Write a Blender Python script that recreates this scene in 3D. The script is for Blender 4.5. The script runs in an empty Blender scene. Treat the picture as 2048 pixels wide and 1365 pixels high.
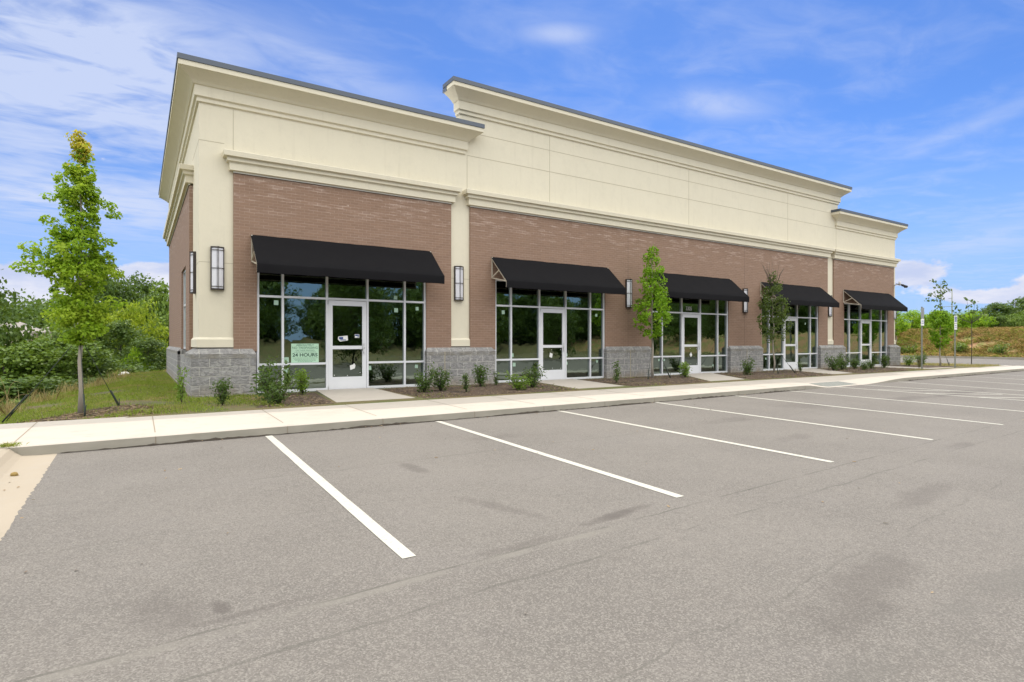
import bpy, math, random
import numpy as np
from mathutils import Vector
R = math.radians
scene = bpy.context.scene
col = scene.collection

# ------------------------------------------------------------------ camera
F_PX, W_PX, H_PX = 1156.0, 2048.0, 1365.0
cam_d = bpy.data.cameras.new('camera')
cam = bpy.data.objects.new('camera', cam_d); col.objects.link(cam)
cam.location = (0, 0, 1.5)
cam.rotation_euler = (R(90), 0, -R(32.8694))
cam_d.sensor_width = 36.0
cam_d.lens = 36.0 * F_PX / W_PX
cam_d.shift_y = -(681.0 - H_PX / 2) / W_PX * -1 * -1
cam_d.clip_start = 0.05
cam_d.clip_end = 4000
scene.camera = cam

# ------------------------------------------------------------------ light
SUN = Vector((0.4536, 0.46, 1.0)).normalized()
elev = math.asin(SUN.z)
sun_d = bpy.data.lights.new('sun', 'SUN'); sun_d.energy = 2.0; sun_d.angle = R(0.6)
sun_d.color = (1.0, 0.93, 0.83)
sun = bpy.data.objects.new('sun', sun_d); col.objects.link(sun)
sun.rotation_euler = SUN.to_track_quat('Z', 'Y').to_euler()
scene.view_settings.view_transform = 'Standard'
scene.view_settings.look = 'None'
scene.view_settings.gamma = 1.0
scene.view_settings.exposure = 0.22
scene.cycles.max_bounces = 8
scene.cycles.transparent_max_bounces = 12
scene.cycles.caustics_reflective = False
scene.cycles.caustics_refractive = False

# ------------------------------------------------------------------ node helpers
class NT:
    def __init__(s, tree): s.t = tree; s.n = tree.nodes; s.l = tree.links
    def new(s, ty, **kw):
        n = s.n.new(ty)
        for k, v in kw.items():
            if k == 'inp':
                for a, b in v.items():
                    if isinstance(b, bpy.types.NodeSocket): s.l.new(b, n.inputs[a])
                    else: n.inputs[a].default_value = b
            else: setattr(n, k, v)
        return n
    def m(s, op, a, b=None, c=None, clamp=False):
        n = s.n.new('ShaderNodeMath'); n.operation = op; n.use_clamp = clamp
        for i, v in enumerate((a, b, c)):
            if v is None: continue
            if isinstance(v, bpy.types.NodeSocket): s.l.new(v, n.inputs[i])
            else: n.inputs[i].default_value = v
        return n.outputs[0]
    def vm(s, op, a, b=None):
        n = s.n.new('ShaderNodeVectorMath'); n.operation = op
        for i, v in enumerate((a, b)):
            if v is None: continue
            if isinstance(v, bpy.types.NodeSocket): s.l.new(v, n.inputs[i])
            else: n.inputs[i].default_value = v
        return n.outputs['Value'] if op in ('DOT_PRODUCT', 'LENGTH', 'DISTANCE') else n.outputs[0]
    def mix(s, f, a, b, blend='MIX'):
        n = s.n.new('ShaderNodeMix'); n.data_type = 'RGBA'; n.blend_type = blend
        for i, v in ((0, f), (6, a), (7, b)):
            if isinstance(v, bpy.types.NodeSocket): s.l.new(v, n.inputs[i])
            else:
                if i and len(v) == 3: v = (*v, 1)
                n.inputs[i].default_value = v
        return n.outputs[2]
    def noise(s, vec, scale, detail=3, rough=.5, dist=0):
        n = s.new('ShaderNodeTexNoise', inp={'Scale': scale, 'Detail': detail, 'Roughness': rough, 'Distortion': dist})
        if vec is not None: s.l.new(vec, n.inputs['Vector'])
        return n.outputs[0]
    def step(s, v, lo, hi):
        n = s.new('ShaderNodeMapRange', interpolation_type='SMOOTHSTEP', inp={'Value': v, 'From Min': lo, 'From Max': hi})
        return n.outputs[0]
    def scale(s, v, sc):
        return s.new('ShaderNodeMapping', inp={'Vector': v, 'Scale': sc}).outputs[0]
    def sep(s, v):
        n = s.new('ShaderNodeSeparateXYZ', inp={0: v}); return n.outputs
    def comb(s, x, y, z):
        return s.new('ShaderNodeCombineXYZ', inp={0: x, 1: y, 2: z}).outputs[0]

# ------------------------------------------------------------------ world
world = bpy.data.worlds.new('World'); scene.world = world; world.use_nodes = True
wt = NT(world.node_tree); world.node_tree.nodes.clear()
sky = wt.new('ShaderNodeTexSky'); sky.sky_type = 'NISHITA'; sky.sun_disc = False
sky.sun_elevation = elev; sky.sun_rotation = math.atan2(SUN.x, SUN.y)
sky.air_density = 1.0; sky.dust_density = 0.4; sky.ozone_density = 2.2; sky.altitude = 200
D = wt.new('ShaderNodeTexCoord').outputs['Generated']
dx, dy, dz = wt.sep(D)[:3]
zc = wt.m('MAXIMUM', dz, 0.06)
pl = wt.comb(wt.m('DIVIDE', dx, zc), wt.m('DIVIDE', dy, zc), 0.0)      # flat cloud deck seen from below
wisp = wt.noise(wt.scale(pl, (0.9, 1.1, 1)), 1.3, 6, .55, 1.0)
wisp2 = wt.noise(wt.scale(pl, (1.7, 2.6, 1)), 1.9, 5, .58, .9)
wv = wt.m('MULTIPLY_ADD', wisp2, 0.45, wt.m('MULTIPLY', wisp, 0.7))
def blob(d, su, sv, rot=0.0):
    d = Vector(d).normalized(); r = d.cross(Vector((0, 0, 1))).normalized(); u = r.cross(d)
    cr, sr = math.cos(R(rot)), math.sin(R(rot))
    a = r * cr + u * sr; b = -r * sr + u * cr
    x = wt.m('DIVIDE', wt.vm('DOT_PRODUCT', D, tuple(a)), su)
    y = wt.m('DIVIDE', wt.vm('DOT_PRODUCT', D, tuple(b)), sv)
    q = wt.m('ADD', wt.m('MULTIPLY', x, x), wt.m('MULTIPLY', y, y))
    front = wt.step(wt.vm('DOT_PRODUCT', D, tuple(d)), 0.3, 0.6)
    return wt.m('MULTIPLY', wt.m('POWER', 2.718, wt.m('MULTIPLY', q, -1.0)), front)
def acc(lst):
    o = None
    for v, k in lst:
        o = wt.m('MULTIPLY', v, k) if o is None else wt.m('MULTIPLY_ADD', v, k, o)
    return o
cir = acc([(blob((.539, .70, .469), .06, .016, -3), .75), (blob((.737, .571, .362), .085, .024, -10), .75),
           (blob((.90, .34, .27), .15, .013, 17), .5), (blob((.94, .313, .134), .13, .02, 6), .6),
           (blob((-.10, .93, .33), .22, .10, -6), .85), (blob((.02, .92, .40), .20, .05, -16), .55),
           (blob((.235, .88, .413), .14, .030, -12), .6), (blob((-.10, .98, .19), .16, .03, -4), .8),
           (blob((.10, .98, .22), .14, .03, 8), .5), (blob((-.05, .95, .30), .40, .20), .38), (blob((-.18, .93, .42), .30, .14), .35)])
cirf = wt.m('MULTIPLY', cir, wt.step(wv, 0.30, 0.74), clamp=True)
veil = wt.m('MULTIPLY', wt.step(wv, 0.46, 0.88), 0.42)
cirf = wt.m('MAXIMUM', cirf, veil)
# cumulus heaps low over the horizon
cn = wt.noise(wt.scale(D, (1, 1, 1.7)), 13.0, 8, .62)
cn2 = wt.noise(wt.scale(D, (1, 1, 2.0)), 3.1, 2, .5)
cum = acc([(blob((-.03, .996, .080), .10, .042, 6), 1.0), (blob((-.14, .985, .062), .07, .035), .95), (blob((.07, .99, .065), .10, .035), .95),
           (blob((.918, .385, .098), .042, .030), 1.0), (blob((.943, .326, .062), .05, .013), .8),
           (blob((.965, .262, .062), .034, .035), 1.0), (blob((.985, .17, .08), .06, .04), 1.0)])
cumf = wt.step(wt.m('ADD', wt.m('MULTIPLY', cum, 0.75), wt.m('MULTIPLY', wt.m('SUBTRACT', cn, 0.5), 1.9)), 0.36, 0.56)
# broken bright cloud added out of view, behind, beside and overhead, as fill light
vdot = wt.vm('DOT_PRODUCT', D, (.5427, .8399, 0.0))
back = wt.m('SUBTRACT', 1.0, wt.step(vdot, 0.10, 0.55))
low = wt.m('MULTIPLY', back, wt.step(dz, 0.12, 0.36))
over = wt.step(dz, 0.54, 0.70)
fillf = wt.m('MULTIPLY', wt.m('MAXIMUM', low, over), wt.step(wt.noise(wt.scale(pl, (.9, .9, 1)), 1.1, 6, .55), 0.27, 0.46))
skyc = wt.mix(1.0, sky.outputs[0], (0.50, 0.76, 1.22), 'MULTIPLY')
hz = wt.m('SUBTRACT', 1.0, wt.step(dz, 0.0, 0.34))
skyc = wt.mix(wt.m('MULTIPLY', hz, 0.75), skyc, (3.6, 5.2, 8.6))
skyc = wt.mix(wt.m('MULTIPLY', cirf, 0.85), skyc, (5.7, 6.4, 8.3))
shade = wt.step(wt.noise(wt.scale(D, (1, 1, 3.0)), 9.0, 5, .6), .35, .7)
cc = wt.mix(shade, (5.0, 5.6, 7.6), (7.6, 7.6, 8.3))
skyc = wt.mix(wt.m('MULTIPLY', cumf, .95), skyc, cc)
skyc = wt.mix(fillf, skyc, (23.5, 23.2, 22.3))
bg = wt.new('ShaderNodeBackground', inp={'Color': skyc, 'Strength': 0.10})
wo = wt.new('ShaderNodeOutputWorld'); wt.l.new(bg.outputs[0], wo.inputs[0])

# ------------------------------------------------------------------ materials
def mat(name, colr=None, rough=.6, build=None, metal=0.0, spec=None):
    m = bpy.data.materials.new(name); m.use_nodes = True
    t = NT(m.node_tree); b = m.node_tree.nodes['Principled BSDF']
    b.inputs['Roughness'].default_value = rough; b.inputs['Metallic'].default_value = metal
    if spec is not None: b.inputs['Specular IOR Level'].default_value = spec
    if colr: b.inputs['Base Color'].default_value = (*colr, 1)
    if build:
        r = build(t, b)
        if r is not None: m.node_tree.links.new(r, b.inputs['Base Color'])
    return m
def pos(t): return t.new('ShaderNodeNewGeometry').outputs['Position']
def bump(t, b, h, strength=.3, dist=.01):
    n = t.new('ShaderNodeBump', inp={'Strength': strength, 'Distance': dist, 'Height': h}); t.l.new(n.outputs[0], b.inputs['Normal'])
def wallmap(t):
    g = t.new('ShaderNodeNewGeometry'); p = t.sep(g.outputs['Position']); n = t.sep(g.outputs['True Normal'])
    ax = t.m('ABSOLUTE', n[0]); k = t.m('GREATER_THAN', ax, 0.7)
    u = t.m('ADD', t.m('MULTIPLY', p[0], t.m('SUBTRACT', 1.0, k)), t.m('MULTIPLY', p[1], k))
    return g.outputs['Position'], t.comb(u, p[2], 0.0)

def mk_brick(t, b):
    P, uv = wallmap(t)
    br = t.new('ShaderNodeTexBrick', inp={'Vector': uv, 'Color1': (.262, .163, .112, 1), 'Color2': (.226, .140, .097, 1), 'Mortar': (.30, .207, .15, 1),
        'Scale': 1.0, 'Mortar Size': .007, 'Mortar Smooth': .3, 'Bias': -.1, 'Brick Width': .203, 'Row Height': .0677})
    br.offset = .5
    n1 = t.noise(P, 1.1, 4); n2 = t.noise(t.scale(P, (1, 1, 6)), 2.2, 5, .6)
    c = t.mix(t.m('MULTIPLY', n1, .35), br.outputs[0], (.25, .165, .118))
    z = t.sep(P)[2]
    band = t.m('MULTIPLY', t.step(z, 4.2, 5.2), t.m('SUBTRACT', 1.0, t.step(z, 5.25, 5.34)))
    eff = t.m('MULTIPLY', t.step(n2, .50, .66), t.m('MULTIPLY_ADD', band, .55, .12))
    effm = t.m('MULTIPLY', eff, t.m('MULTIPLY_ADD', br.outputs[1], .8, .35))
    c = t.mix(effm, c, (.56, .44, .37))
    c = t.mix(t.step(t.noise(P, 7.0, 3), .76, .80), c, (.46, .36, .30))
    bump(t, b, t.m('ADD', t.m('MULTIPLY', br.outputs[1], -1.0), t.m('MULTIPLY', t.noise(P, 60, 2), .3)), .5, .006)
    return c
M = {}
M['brick'] = mat('brick', rough=.85, build=mk_brick)
def mk_block(t, b):
    P, uv = wallmap(t)
    br = t.new('ShaderNodeTexBrick', inp={'Vector': t.vm('ADD', uv, (0.11, -.13, 0)), 'Color1': (.40, .39, .37, 1), 'Color2': (.30, .295, .285, 1), 'Mortar': (.54, .52, .47, 1),
        'Scale': 1.0, 'Mortar Size': .008, 'Mortar Smooth': .4, 'Brick Width': .406, 'Row Height': .203})
    br.offset = .5
    h = t.noise(t.scale(P, (1, 1, 1.8)), 8.5, 6, .62, 1.2)
    c = t.mix(t.m('MULTIPLY', t.m('MULTIPLY', t.step(h, .38, .60), .75), t.m('SUBTRACT', 1.0, br.outputs[1])), br.outputs[0], (.19, .185, .185))
    z = t.sep(P)[2]
    damp = t.m('MULTIPLY', t.m('SUBTRACT', 1.0, t.step(z, .3, .62)), t.step(t.noise(P, 3, 4), .3, .62))
    c = t.mix(t.m('MULTIPLY', damp, .55), c, (.27, .21, .14))
    cap = t.m('MULTIPLY', t.step(z, 1.125, 1.135), t.m('SUBTRACT', 1.0, t.step(z, 1.228, 1.235)))
    c = t.mix(t.m('MULTIPLY', cap, t.m('MULTIPLY_ADD', t.step(t.noise(P, 4, 3), .4, .6), .45, .15)), c, (.22, .20, .16))
    bump(t, b, t.m('ADD', t.m('MULTIPLY', br.outputs[1], -.55), t.m('MULTIPLY', h, 1.6)), .9, .03)
    return c
M['block'] = mat('split_face_block', rough=.92, build=mk_block)
def mk_stucco(t, b):
    P = pos(t)
    n = t.noise(t.scale(P, (1, 1, .5)), 1.4, 5, .6)
    c = t.mix(n, (.70, .648, .515), (.65, .60, .47))
    streak = t.step(t.noise(t.scale(P, (7, 7, .35)), 1.5, 4, .6), .55, .8)
    c = t.mix(t.m('MULTIPLY', streak, .20), c, (.47, .42, .32))
    c = t.mix(t.m('MULTIPLY', t.step(t.noise(P, 3.5, 6, .7), .45, .75), .22), c, (.54, .50, .40))
    bump(t, b, t.m('ADD', t.noise(P, 160, 3, .6), t.m('MULTIPLY', t.noise(P, 9, 3), 1.5)), .4, .005)
    return c
M['stucco'] = mat('cream_stucco', rough=.9, build=mk_stucco)
M['joint'] = mat('stucco_joint', (.42, .375, .27), .9)  # darker cream; on stucco it paints the shade of the joint groove
M['expansion'] = mat('expansion_joint', (.19, .125, .10), .9)
M['flashing'] = mat('white_flashing', (.78, .76, .70), .45)
M['dark_gap'] = mat('dark_sealant', (.035, .03, .028), .8)
M['coping'] = mat('grey_metal_coping', (.085, .10, .125), .42, metal=.35)
M['alu'] = mat('white_aluminium', rough=.38, build=lambda t, b: t.mix(t.noise(pos(t), 3, 3), (.72, .73, .75), (.62, .63, .66)))
M['steel'] = mat('brushed_steel', (.55, .55, .54), .3, metal=.9)
M['bronze'] = mat('bronze_lamp_metal', (.035, .027, .022), .45)
def mk_opal(t, b):
    b.inputs['Subsurface Weight'].default_value = 0.0
    return t.mix(t.noise(pos(t), 5, 2), (.72, .72, .76), (.64, .64, .69))
M['opal'] = mat('opal_acrylic', rough=.35, build=mk_opal)
def mk_canvas(t, b):
    P = pos(t)
    bump(t, b, t.m('ADD', t.m('MULTIPLY', t.noise(P, 2.5, 3), 1.0), t.m('MULTIPLY', t.noise(P, 300, 1), .05)), .25, .02)
    b.inputs['Specular IOR Level'].default_value = .12
    return t.mix(t.noise(P, 3, 4), (.0075, .0072, .0085), (.010, .0097, .011))
M['canvas'] = mat('black_canvas', rough=.9, build=mk_canvas)
M['awning_bar'] = mat('awning_bar', (.50, .45, .36), .5)
M['roof'] = mat('white_roof_membrane', (.72, .71, .68), .7)
M['interior'] = mat('interior_drywall', (.30, .27, .23), .9)
M['slab'] = mat('interior_slab', (.12, .115, .10), .6)
def mk_glass(name, tint, f0):
    m = bpy.data.materials.new(name); m.use_nodes = True; t = NT(m.node_tree); m.node_tree.nodes.clear()
    P = pos(t)
    nb = t.new('ShaderNodeBump', inp={'Strength': .06, 'Distance': .05, 'Height': t.noise(P, 1.7, 3, .45)})
    g = t.new('ShaderNodeBsdfGlossy', inp={'Color': (.78, .96, .86, 1), 'Roughness': .012, 'Normal': nb.outputs[0]})
    tr = t.new('ShaderNodeBsdfTransparent', inp={'Color': (*tint, 1)})
    fr = t.new('ShaderNodeFresnel', inp={'IOR': 1.5})
    fac = t.m('ADD', t.m('MULTIPLY', fr.outputs[0], .9), f0, clamp=True)
    mx = t.new('ShaderNodeMixShader', inp={0: fac, 1: tr.outputs[0], 2: g.outputs[0]})
    o = t.new('ShaderNodeOutputMaterial'); t.l.new(mx.outputs[0], o.inputs[0]); return m
M['glass'] = mk_glass('tinted_glass', (.20, .28, .24), .23)
M['door_glass'] = mk_glass('door_glass', (.20, .20, .18), .20)
M['sticker'] = mat('pale_green_label', (.36, .52, .40), .7)
M['paper'] = mat('white_paper', (.72, .72, .70), .7)
M['blue_ink'] = mat('blue_ink', (.03, .06, .22), .7)
M['poster'] = mat('pale_green_board', (.42, .62, .46), .6)
M['ink'] = mat('dark_green_ink', (.01, .05, .03), .6)
M['ink_faded'] = mat('faded_green_ink', (.10, .20, .13), .6)
M['white_vinyl'] = mat('white_vinyl', (.66, .66, .62), .6)
M['sign_white'] = mat('sign_white', (.75, .76, .75), .45)
M['sign_blue'] = mat('sign_blue', (.02, .07, .30), .45)
M['sign_grey'] = mat('sign_back_metal', (.33, .34, .34), .5, metal=.5)
M['post'] = mat('galvanised_post', rough=.55, metal=.2, build=lambda t, b: t.mix(t.noise(t.scale(pos(t), (1, 1, 4)), 6, 4), (.30, .33, .28), (.20, .20, .18)))
M['camera_white'] = mat('camera_housing', (.55, .55, .55), .4)
M['black_plastic'] = mat('black_plastic', (.015, .015, .017), .4)

def mk_asphalt(t, b):
    P = pos(t); x, y, z = t.sep(P)[:3]
    big = t.noise(P, .55, 5, .6); mid = t.noise(t.scale(P, (1.0, 1.9, 1)), 1.7, 5, .6)
    c = t.mix(t.step(big, .3, .7), (.113, .102, .092), (.141, .128, .115))
    md = t.noise(P, 9.0, 4, .65); c = t.mix(t.m('MULTIPLY', t.step(md, .5, .68), .30), c, (.100, .092, .084)); c = t.mix(t.m('MULTIPLY', t.m('SUBTRACT', 1.0, t.step(md, .30, .46)), .25), c, (.166, .150, .132))
    c = t.mix(t.m('MULTIPLY', t.step(mid, .52, .75), .35), c, (.112, .105, .094))
    hue = t.noise(P, .9, 3)
    c = t.mix(t.m('MULTIPLY', t.step(hue, .5, .7), .30), c, (.142, .130, .122))
    # aggregate
    v = t.new('ShaderNodeTexVoronoi', inp={'Vector': P, 'Scale': 135.0}); vr = t.sep(v.outputs['Color'])[0]
    c = t.mix(t.m('MULTIPLY', t.step(vr, .55, .95), .8), c, (.205, .19, .17)); c = t.mix(t.m('MULTIPLY', t.m('SUBTRACT', 1.0, t.step(vr, .04, .30)), .6), c, (.085, .076, .067))
    f2 = t.noise(P, 38, 3, .7)
    c = t.mix(t.m('MULTIPLY', t.step(f2, .58, .72), .38), c, (.095, .086, .076))
    c = t.mix(t.m('MULTIPLY', t.step(t.m('SUBTRACT', 1.0, f2), .60, .74), .25), c, (.25, .23, .21))
    # paving seams: wavering lines that run with the building
    def seam(y0, sl, w, amp, seedv, colr, k, c, x0=-50, x1=80):
        yy = t.m('ADD', y, t.m('MULTIPLY', t.m('SUBTRACT', t.noise(t.vm('ADD', P, (seedv, 0, 0)), 1.6, 5, .6), .5), amp))
        d = t.m('ABSOLUTE', t.m('SUBTRACT', yy, t.m('MULTIPLY_ADD', x, sl, y0)))
        msk = t.m('MULTIPLY', t.m('SUBTRACT', 1.0, t.step(d, w * .3, w)), t.step(t.noise(t.vm('ADD', P, (0, seedv, 0)), 1.9, 4), .34, .6))
        if x1 < 80: msk = t.m('MULTIPLY', msk, t.m('MULTIPLY', t.step(x, x0, x0 + .5), t.m('SUBTRACT', 1.0, t.step(x, x1 - .5, x1))))
        return t.mix(t.m('MULTIPLY', msk, k), c, colr)
    c = seam(3.20, .052, .060, .10, 3.1, (.175, .163, .142), .6, c, -2, 3.4)
    c = seam(3.24, .050, .016, .09, 5.3, (.07, .065, .055), .65, c)
    c = seam(2.86, .045, .018, .13, 9.7, (.075, .07, .06), .6, c)
    c = seam(1.75, .07, .014, .35, 21.7, (.075, .07, .06), .45, c); c = seam(5.0, -.02, .012, .4, 25.7, (.08, .075, .065), .4, c)
    c = seam(6.35, .01, .03, .22, 12.7, (.105, .098, .086), .6, c)
    c = seam(1.2, .03, .14, .5, 15.7, (.105, .098, .088), .45, c)
    # old oil and tyre stains
    def stain(cx, cy, sx, sy, rot, k, c, colr=(.07, .06, .054)):
        cr, sr = math.cos(R(rot)), math.sin(R(rot))
        px = t.m('SUBTRACT', x, cx); py = t.m('SUBTRACT', y, cy)
        a = t.m('DIVIDE', t.m('ADD', t.m('MULTIPLY', px, cr), t.m('MULTIPLY', py, sr)), sx)
        e = t.m('DIVIDE', t.m('SUBTRACT', t.m('MULTIPLY', py, cr), t.m('MULTIPLY', px, sr)), sy)
        q = t.m('ADD', t.m('MULTIPLY', a, a), t.m('MULTIPLY', e, e))
        q = t.m('ADD', q, t.m('MULTIPLY', t.m('SUBTRACT', t.noise(P, 3.6, 6, .72), .5), 3.6))
        return t.mix(t.m('MULTIPLY', t.m('SUBTRACT', 1.0, t.step(q, -.2, 1.4)), min(.9, k * 1.05)), c, colr)
    for s_ in ((.12, 3.62, .20, .33, 0, .42), (.38, 3.50, .05, .10, 10, .7), (.55, 3.37, .34, .04, 4, .5), (3.35, 3.58, .42, .07, 8, .75), (2.62, 4.3, .09, .55, 20, .45), (2.58, 6.0, .10, .35, 5, .5),
               (2.3, 3.42, .5, .06, 2, .35), (6.3, 2.5, .7, .16, 5, .4), (3.6, 1.75, .9, .22, 10, .4), (1.9, 1.1, .6, .2, 30, .35), (8.2, 4.95, .55, .18, 5, .4), (8.9, 6.6, .8, .25, 0, .35), (12.2, 7.1, .8, .5, 0, .35), (16.0, 6.7, 1.2, .3, 0, .45), (18.6, 6.6, 2.2, .25, 3, .6), (9.7, 3.4, .5, .12, 0, .4), (4.4, 7.2, .5, .2, 0, .3)):
        c = stain(*s_, c)
    spk = t.new('ShaderNodeTexVoronoi', inp={'Vector': P, 'Scale': 1.2}); 
    c = t.mix(t.m('SUBTRACT', 1.0, t.step(spk.outputs['Distance'], .012, .03)), c, (.03, .027, .022))
    spk2 = t.new('ShaderNodeTexVoronoi', inp={'Vector': t.scale(P, (3, 5, 1)), 'Scale': 1.4})
    c = t.mix(t.m('MULTIPLY', t.m('SUBTRACT', 1.0, t.step(spk2.outputs['Distance'], .03, .10)), t.m('MULTIPLY', t.step(big, .5, .6), .6)), c, (.085, .078, .07))
    bump(t, b, t.m('ADD', t.m('MULTIPLY', v.outputs['Distance'], 1.0), t.m('MULTIPLY', f2, .8)), .45, .006)
    return c
M['asphalt'] = mat('worn_asphalt', rough=.88, build=mk_asphalt)
def mk_conc(t, b, c1=(.39, .352, .305), c2=(.455, .412, .357)):
    P = pos(t)
    c = t.mix(t.noise(P, .8, 5, .6), c1, c2)
    c = t.mix(t.m('MULTIPLY', t.step(t.noise(P, 5, 5, .65), .54, .72), .40), c, (.30, .265, .22))
    c = t.mix(t.m('MULTIPLY', t.step(t.noise(P, 1.3, 6, .7), .52, .70), .30), c, (.31, .28, .235))
    c = t.mix(t.m('MULTIPLY', t.noise(P, 90, 2), .18), c, (.33, .31, .28))
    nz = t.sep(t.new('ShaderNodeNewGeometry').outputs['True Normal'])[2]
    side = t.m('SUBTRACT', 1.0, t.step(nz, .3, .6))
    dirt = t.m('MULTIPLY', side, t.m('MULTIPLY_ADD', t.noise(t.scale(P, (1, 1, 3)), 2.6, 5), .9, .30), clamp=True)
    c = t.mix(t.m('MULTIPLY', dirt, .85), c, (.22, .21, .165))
    bump(t, b, t.noise(P, 140, 2), .2, .003)
    return c
M['concrete'] = mat('broom_concrete', rough=.85, build=mk_conc)
M['gutter'] = mat('gutter_concrete', rough=.85, build=lambda t, b: mk_conc(t, b, (.27, .228, .172), (.325, .275, .21)))
M['conc_joint'] = mat('concrete_joint', (.24, .20, .15), .9)
M['curb_gap'] = mat('curb_gap_dark', (.045, .035, .026), .95)
M['mat_dome'] = mat('truncated_dome_mat', rough=.8, build=lambda t, b: t.mix(t.step(t.noise(pos(t), 30, 2), .4, .6), (.13, .14, .13), (.20, .21, .19)))
def mk_line(t, b):
    P = pos(t)
    c = t.mix(t.noise(P, 3, 5), (.46, .45, .40), (.39, .38, .335))
    c = t.mix(t.m('MULTIPLY', t.step(t.noise(P, 34, 5, .75), .53, .66), .8), c, (.26, .245, .215))
    c = t.mix(t.m('MULTIPLY', t.step(t.noise(P, 2.2, 5, .7), .55, .75), .45), c, (.30, .285, .25))
    return c
M['line'] = mat('road_marking_paint', rough=.75, build=mk_line)

def mk_lawn(t, b):
    P = pos(t); x, y, z = t.sep(P)[:3]
    n = t.noise(P, 1.1, 5, .6); n2 = t.noise(P, 6, 4, .6); n3 = t.noise(P, 45, 3, .6)
    c = t.mix(t.step(n, .38, .62), (.085, .105, .025), (.15, .11, .05))
    c = t.mix(t.m('MULTIPLY', t.step(n2, .5, .68), .6), c, (.10, .062, .04))
    c = t.mix(t.m('MULTIPLY', n3, .5), c, (.16, .15, .06))
    # dug soil round the young tree and along the walk
    dd = t.vm('DISTANCE', P, (-.85, 12.6, .3)); q = t.m('ADD', dd, t.m('MULTIPLY', t.noise(P, 2.5, 4), 1.6))
    c = t.mix(t.m('MULTIPLY', t.m('SUBTRACT', 1.0, t.step(q, 1.55, 2.1)), .92), c, t.mix(n3, (.055, .038, .028), (.12, .085, .06)))
    bump(t, b, t.m('ADD', n3, n2), .8, .03)
    return c
M['lawn'] = mat('rough_lawn', rough=.95, build=mk_lawn)
def mk_mulch(t, b):
    P = pos(t); v = t.new('ShaderNodeTexVoronoi', inp={'Vector': t.scale(P, (1, 1.6, 1)), 'Scale': 55.0}); r = t.sep(v.outputs['Color'])[0]
    c = t.mix(r, (.065, .040, .028), (.19, .135, .09)); c = t.mix(t.m('MULTIPLY', t.step(t.noise(P, 1.6, 4), .45, .65), .6), c, (.055, .042, .032))
    bump(t, b, t.m('ADD', v.outputs['Distance'], t.noise(P, 25, 4)), .9, .03)
    return c
M['mulch'] = mat('bark_mulch', rough=.95, build=mk_mulch)
def mk_bank(t, b):
    P = pos(t)
    n = t.noise(P, .8, 6, .65); n2 = t.noise(P, 4.5, 4)
    c = t.mix(t.step(n, .42, .60), (.30, .165, .085), (.14, .16, .035))
    c = t.mix(t.m('MULTIPLY', t.step(n2, .5, .7), .6), c, (.32, .25, .11))
    z = t.sep(P)[2]
    c = t.mix(t.m('MULTIPLY', t.step(z, 2.1, 2.6), .75), c, (.17, .21, .03))
    bump(t, b, n2, .9, .15)
    return c
M['bank'] = mat('weedy_bank_soil', rough=.95, build=mk_bank)

def leaf_mat(name, c1, c2, c3=None, trans=.45, rough=.5):
    m = bpy.data.materials.new(name); m.use_nodes = True; t = NT(m.node_tree); b = m.node_tree.nodes['Principled BSDF']
    g = t.new('ShaderNodeNewGeometry'); rnd = g.outputs['Random Per Island']
    c = t.mix(rnd, c1, c2)
    if c3: c = t.mix(t.m('MULTIPLY', t.step(t.noise(g.outputs['Position'], 1.7, 3), .5, .68), .8), c, c3)
    t.l.new(c, b.inputs['Base Color']); b.inputs['Roughness'].default_value = rough; b.inputs['Specular IOR Level'].default_value = .25
    tr = t.new('ShaderNodeBsdfTranslucent', inp={'Color': t.mix(.35, c, (.30, .42, .03))})
    o = m.node_tree.nodes['Material Output']
    mx = t.new('ShaderNodeMixShader', inp={0: trans, 1: b.outputs[0], 2: tr.outputs[0]}); t.l.new(mx.outputs[0], o.inputs[0])
    return m
M['maple'] = leaf_mat('maple_leaf', (.22, .38, .022), (.36, .52, .04), (.42, .54, .05), .55)
M['maple_top'] = leaf_mat('yellowing_leaf', (.50, .50, .05), (.62, .46, .07), None, .5)
M['maple_lime'] = leaf_mat('lime_leaf', (.18, .36, .020), (.30, .50, .03), (.13, .25, .02), .5)
M['willow'] = leaf_mat('dull_green_leaf', (.07, .115, .028), (.12, .17, .045), (.08, .11, .03), .4)
M['forest'] = leaf_mat('forest_leaf', (.080, .145, .022), (.14, .22, .032), (.19, .27, .034), .32)
M['forest_dark'] = leaf_mat('dark_forest_leaf', (.048, .095, .019), (.088, .15, .027), (.11, .17, .030), .28)
M['forest_yellow'] = leaf_mat('yellow_green_leaf', (.24, .33, .02), (.38, .44, .035), (.16, .24, .02), .45)
M['forest_lime'] = leaf_mat('fresh_green_leaf', (.18, .34, .018), (.30, .48, .025), (.36, .48, .03), .5)
M['shrub'] = leaf_mat('glossy_shrub_leaf', (.05, .098, .024), (.10, .165, .04), (.08, .13, .03), .35, .4)
M['shrub_light'] = leaf_mat('fresh_shrub_leaf', (.13, .23, .028), (.22, .34, .045), None, .45, .4)
M['shrub_red'] = leaf_mat('reddish_leaf', (.20, .13, .07), (.12, .15, .04), None, .3, .5)
M['bark'] = mat('bark', rough=.9, build=lambda t, b: t.mix(t.noise(t.scale(pos(t), (1, 1, .25)), 30, 4), (.22, .195, .16), (.38, .34, .28)))
M['bark_dark'] = mat('dark_bark', rough=.9, build=lambda t, b: t.mix(t.noise(t.scale(pos(t), (1, 1, .25)), 12, 4), (.05, .042, .032), (.10, .085, .065)))
M['stake'] = mat('green_strap_stake', (.018, .028, .020), .7)
M['grass'] = leaf_mat('grass_blade', (.19, .29, .03), (.33, .37, .07), (.42, .32, .14), .4, .7)
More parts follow.
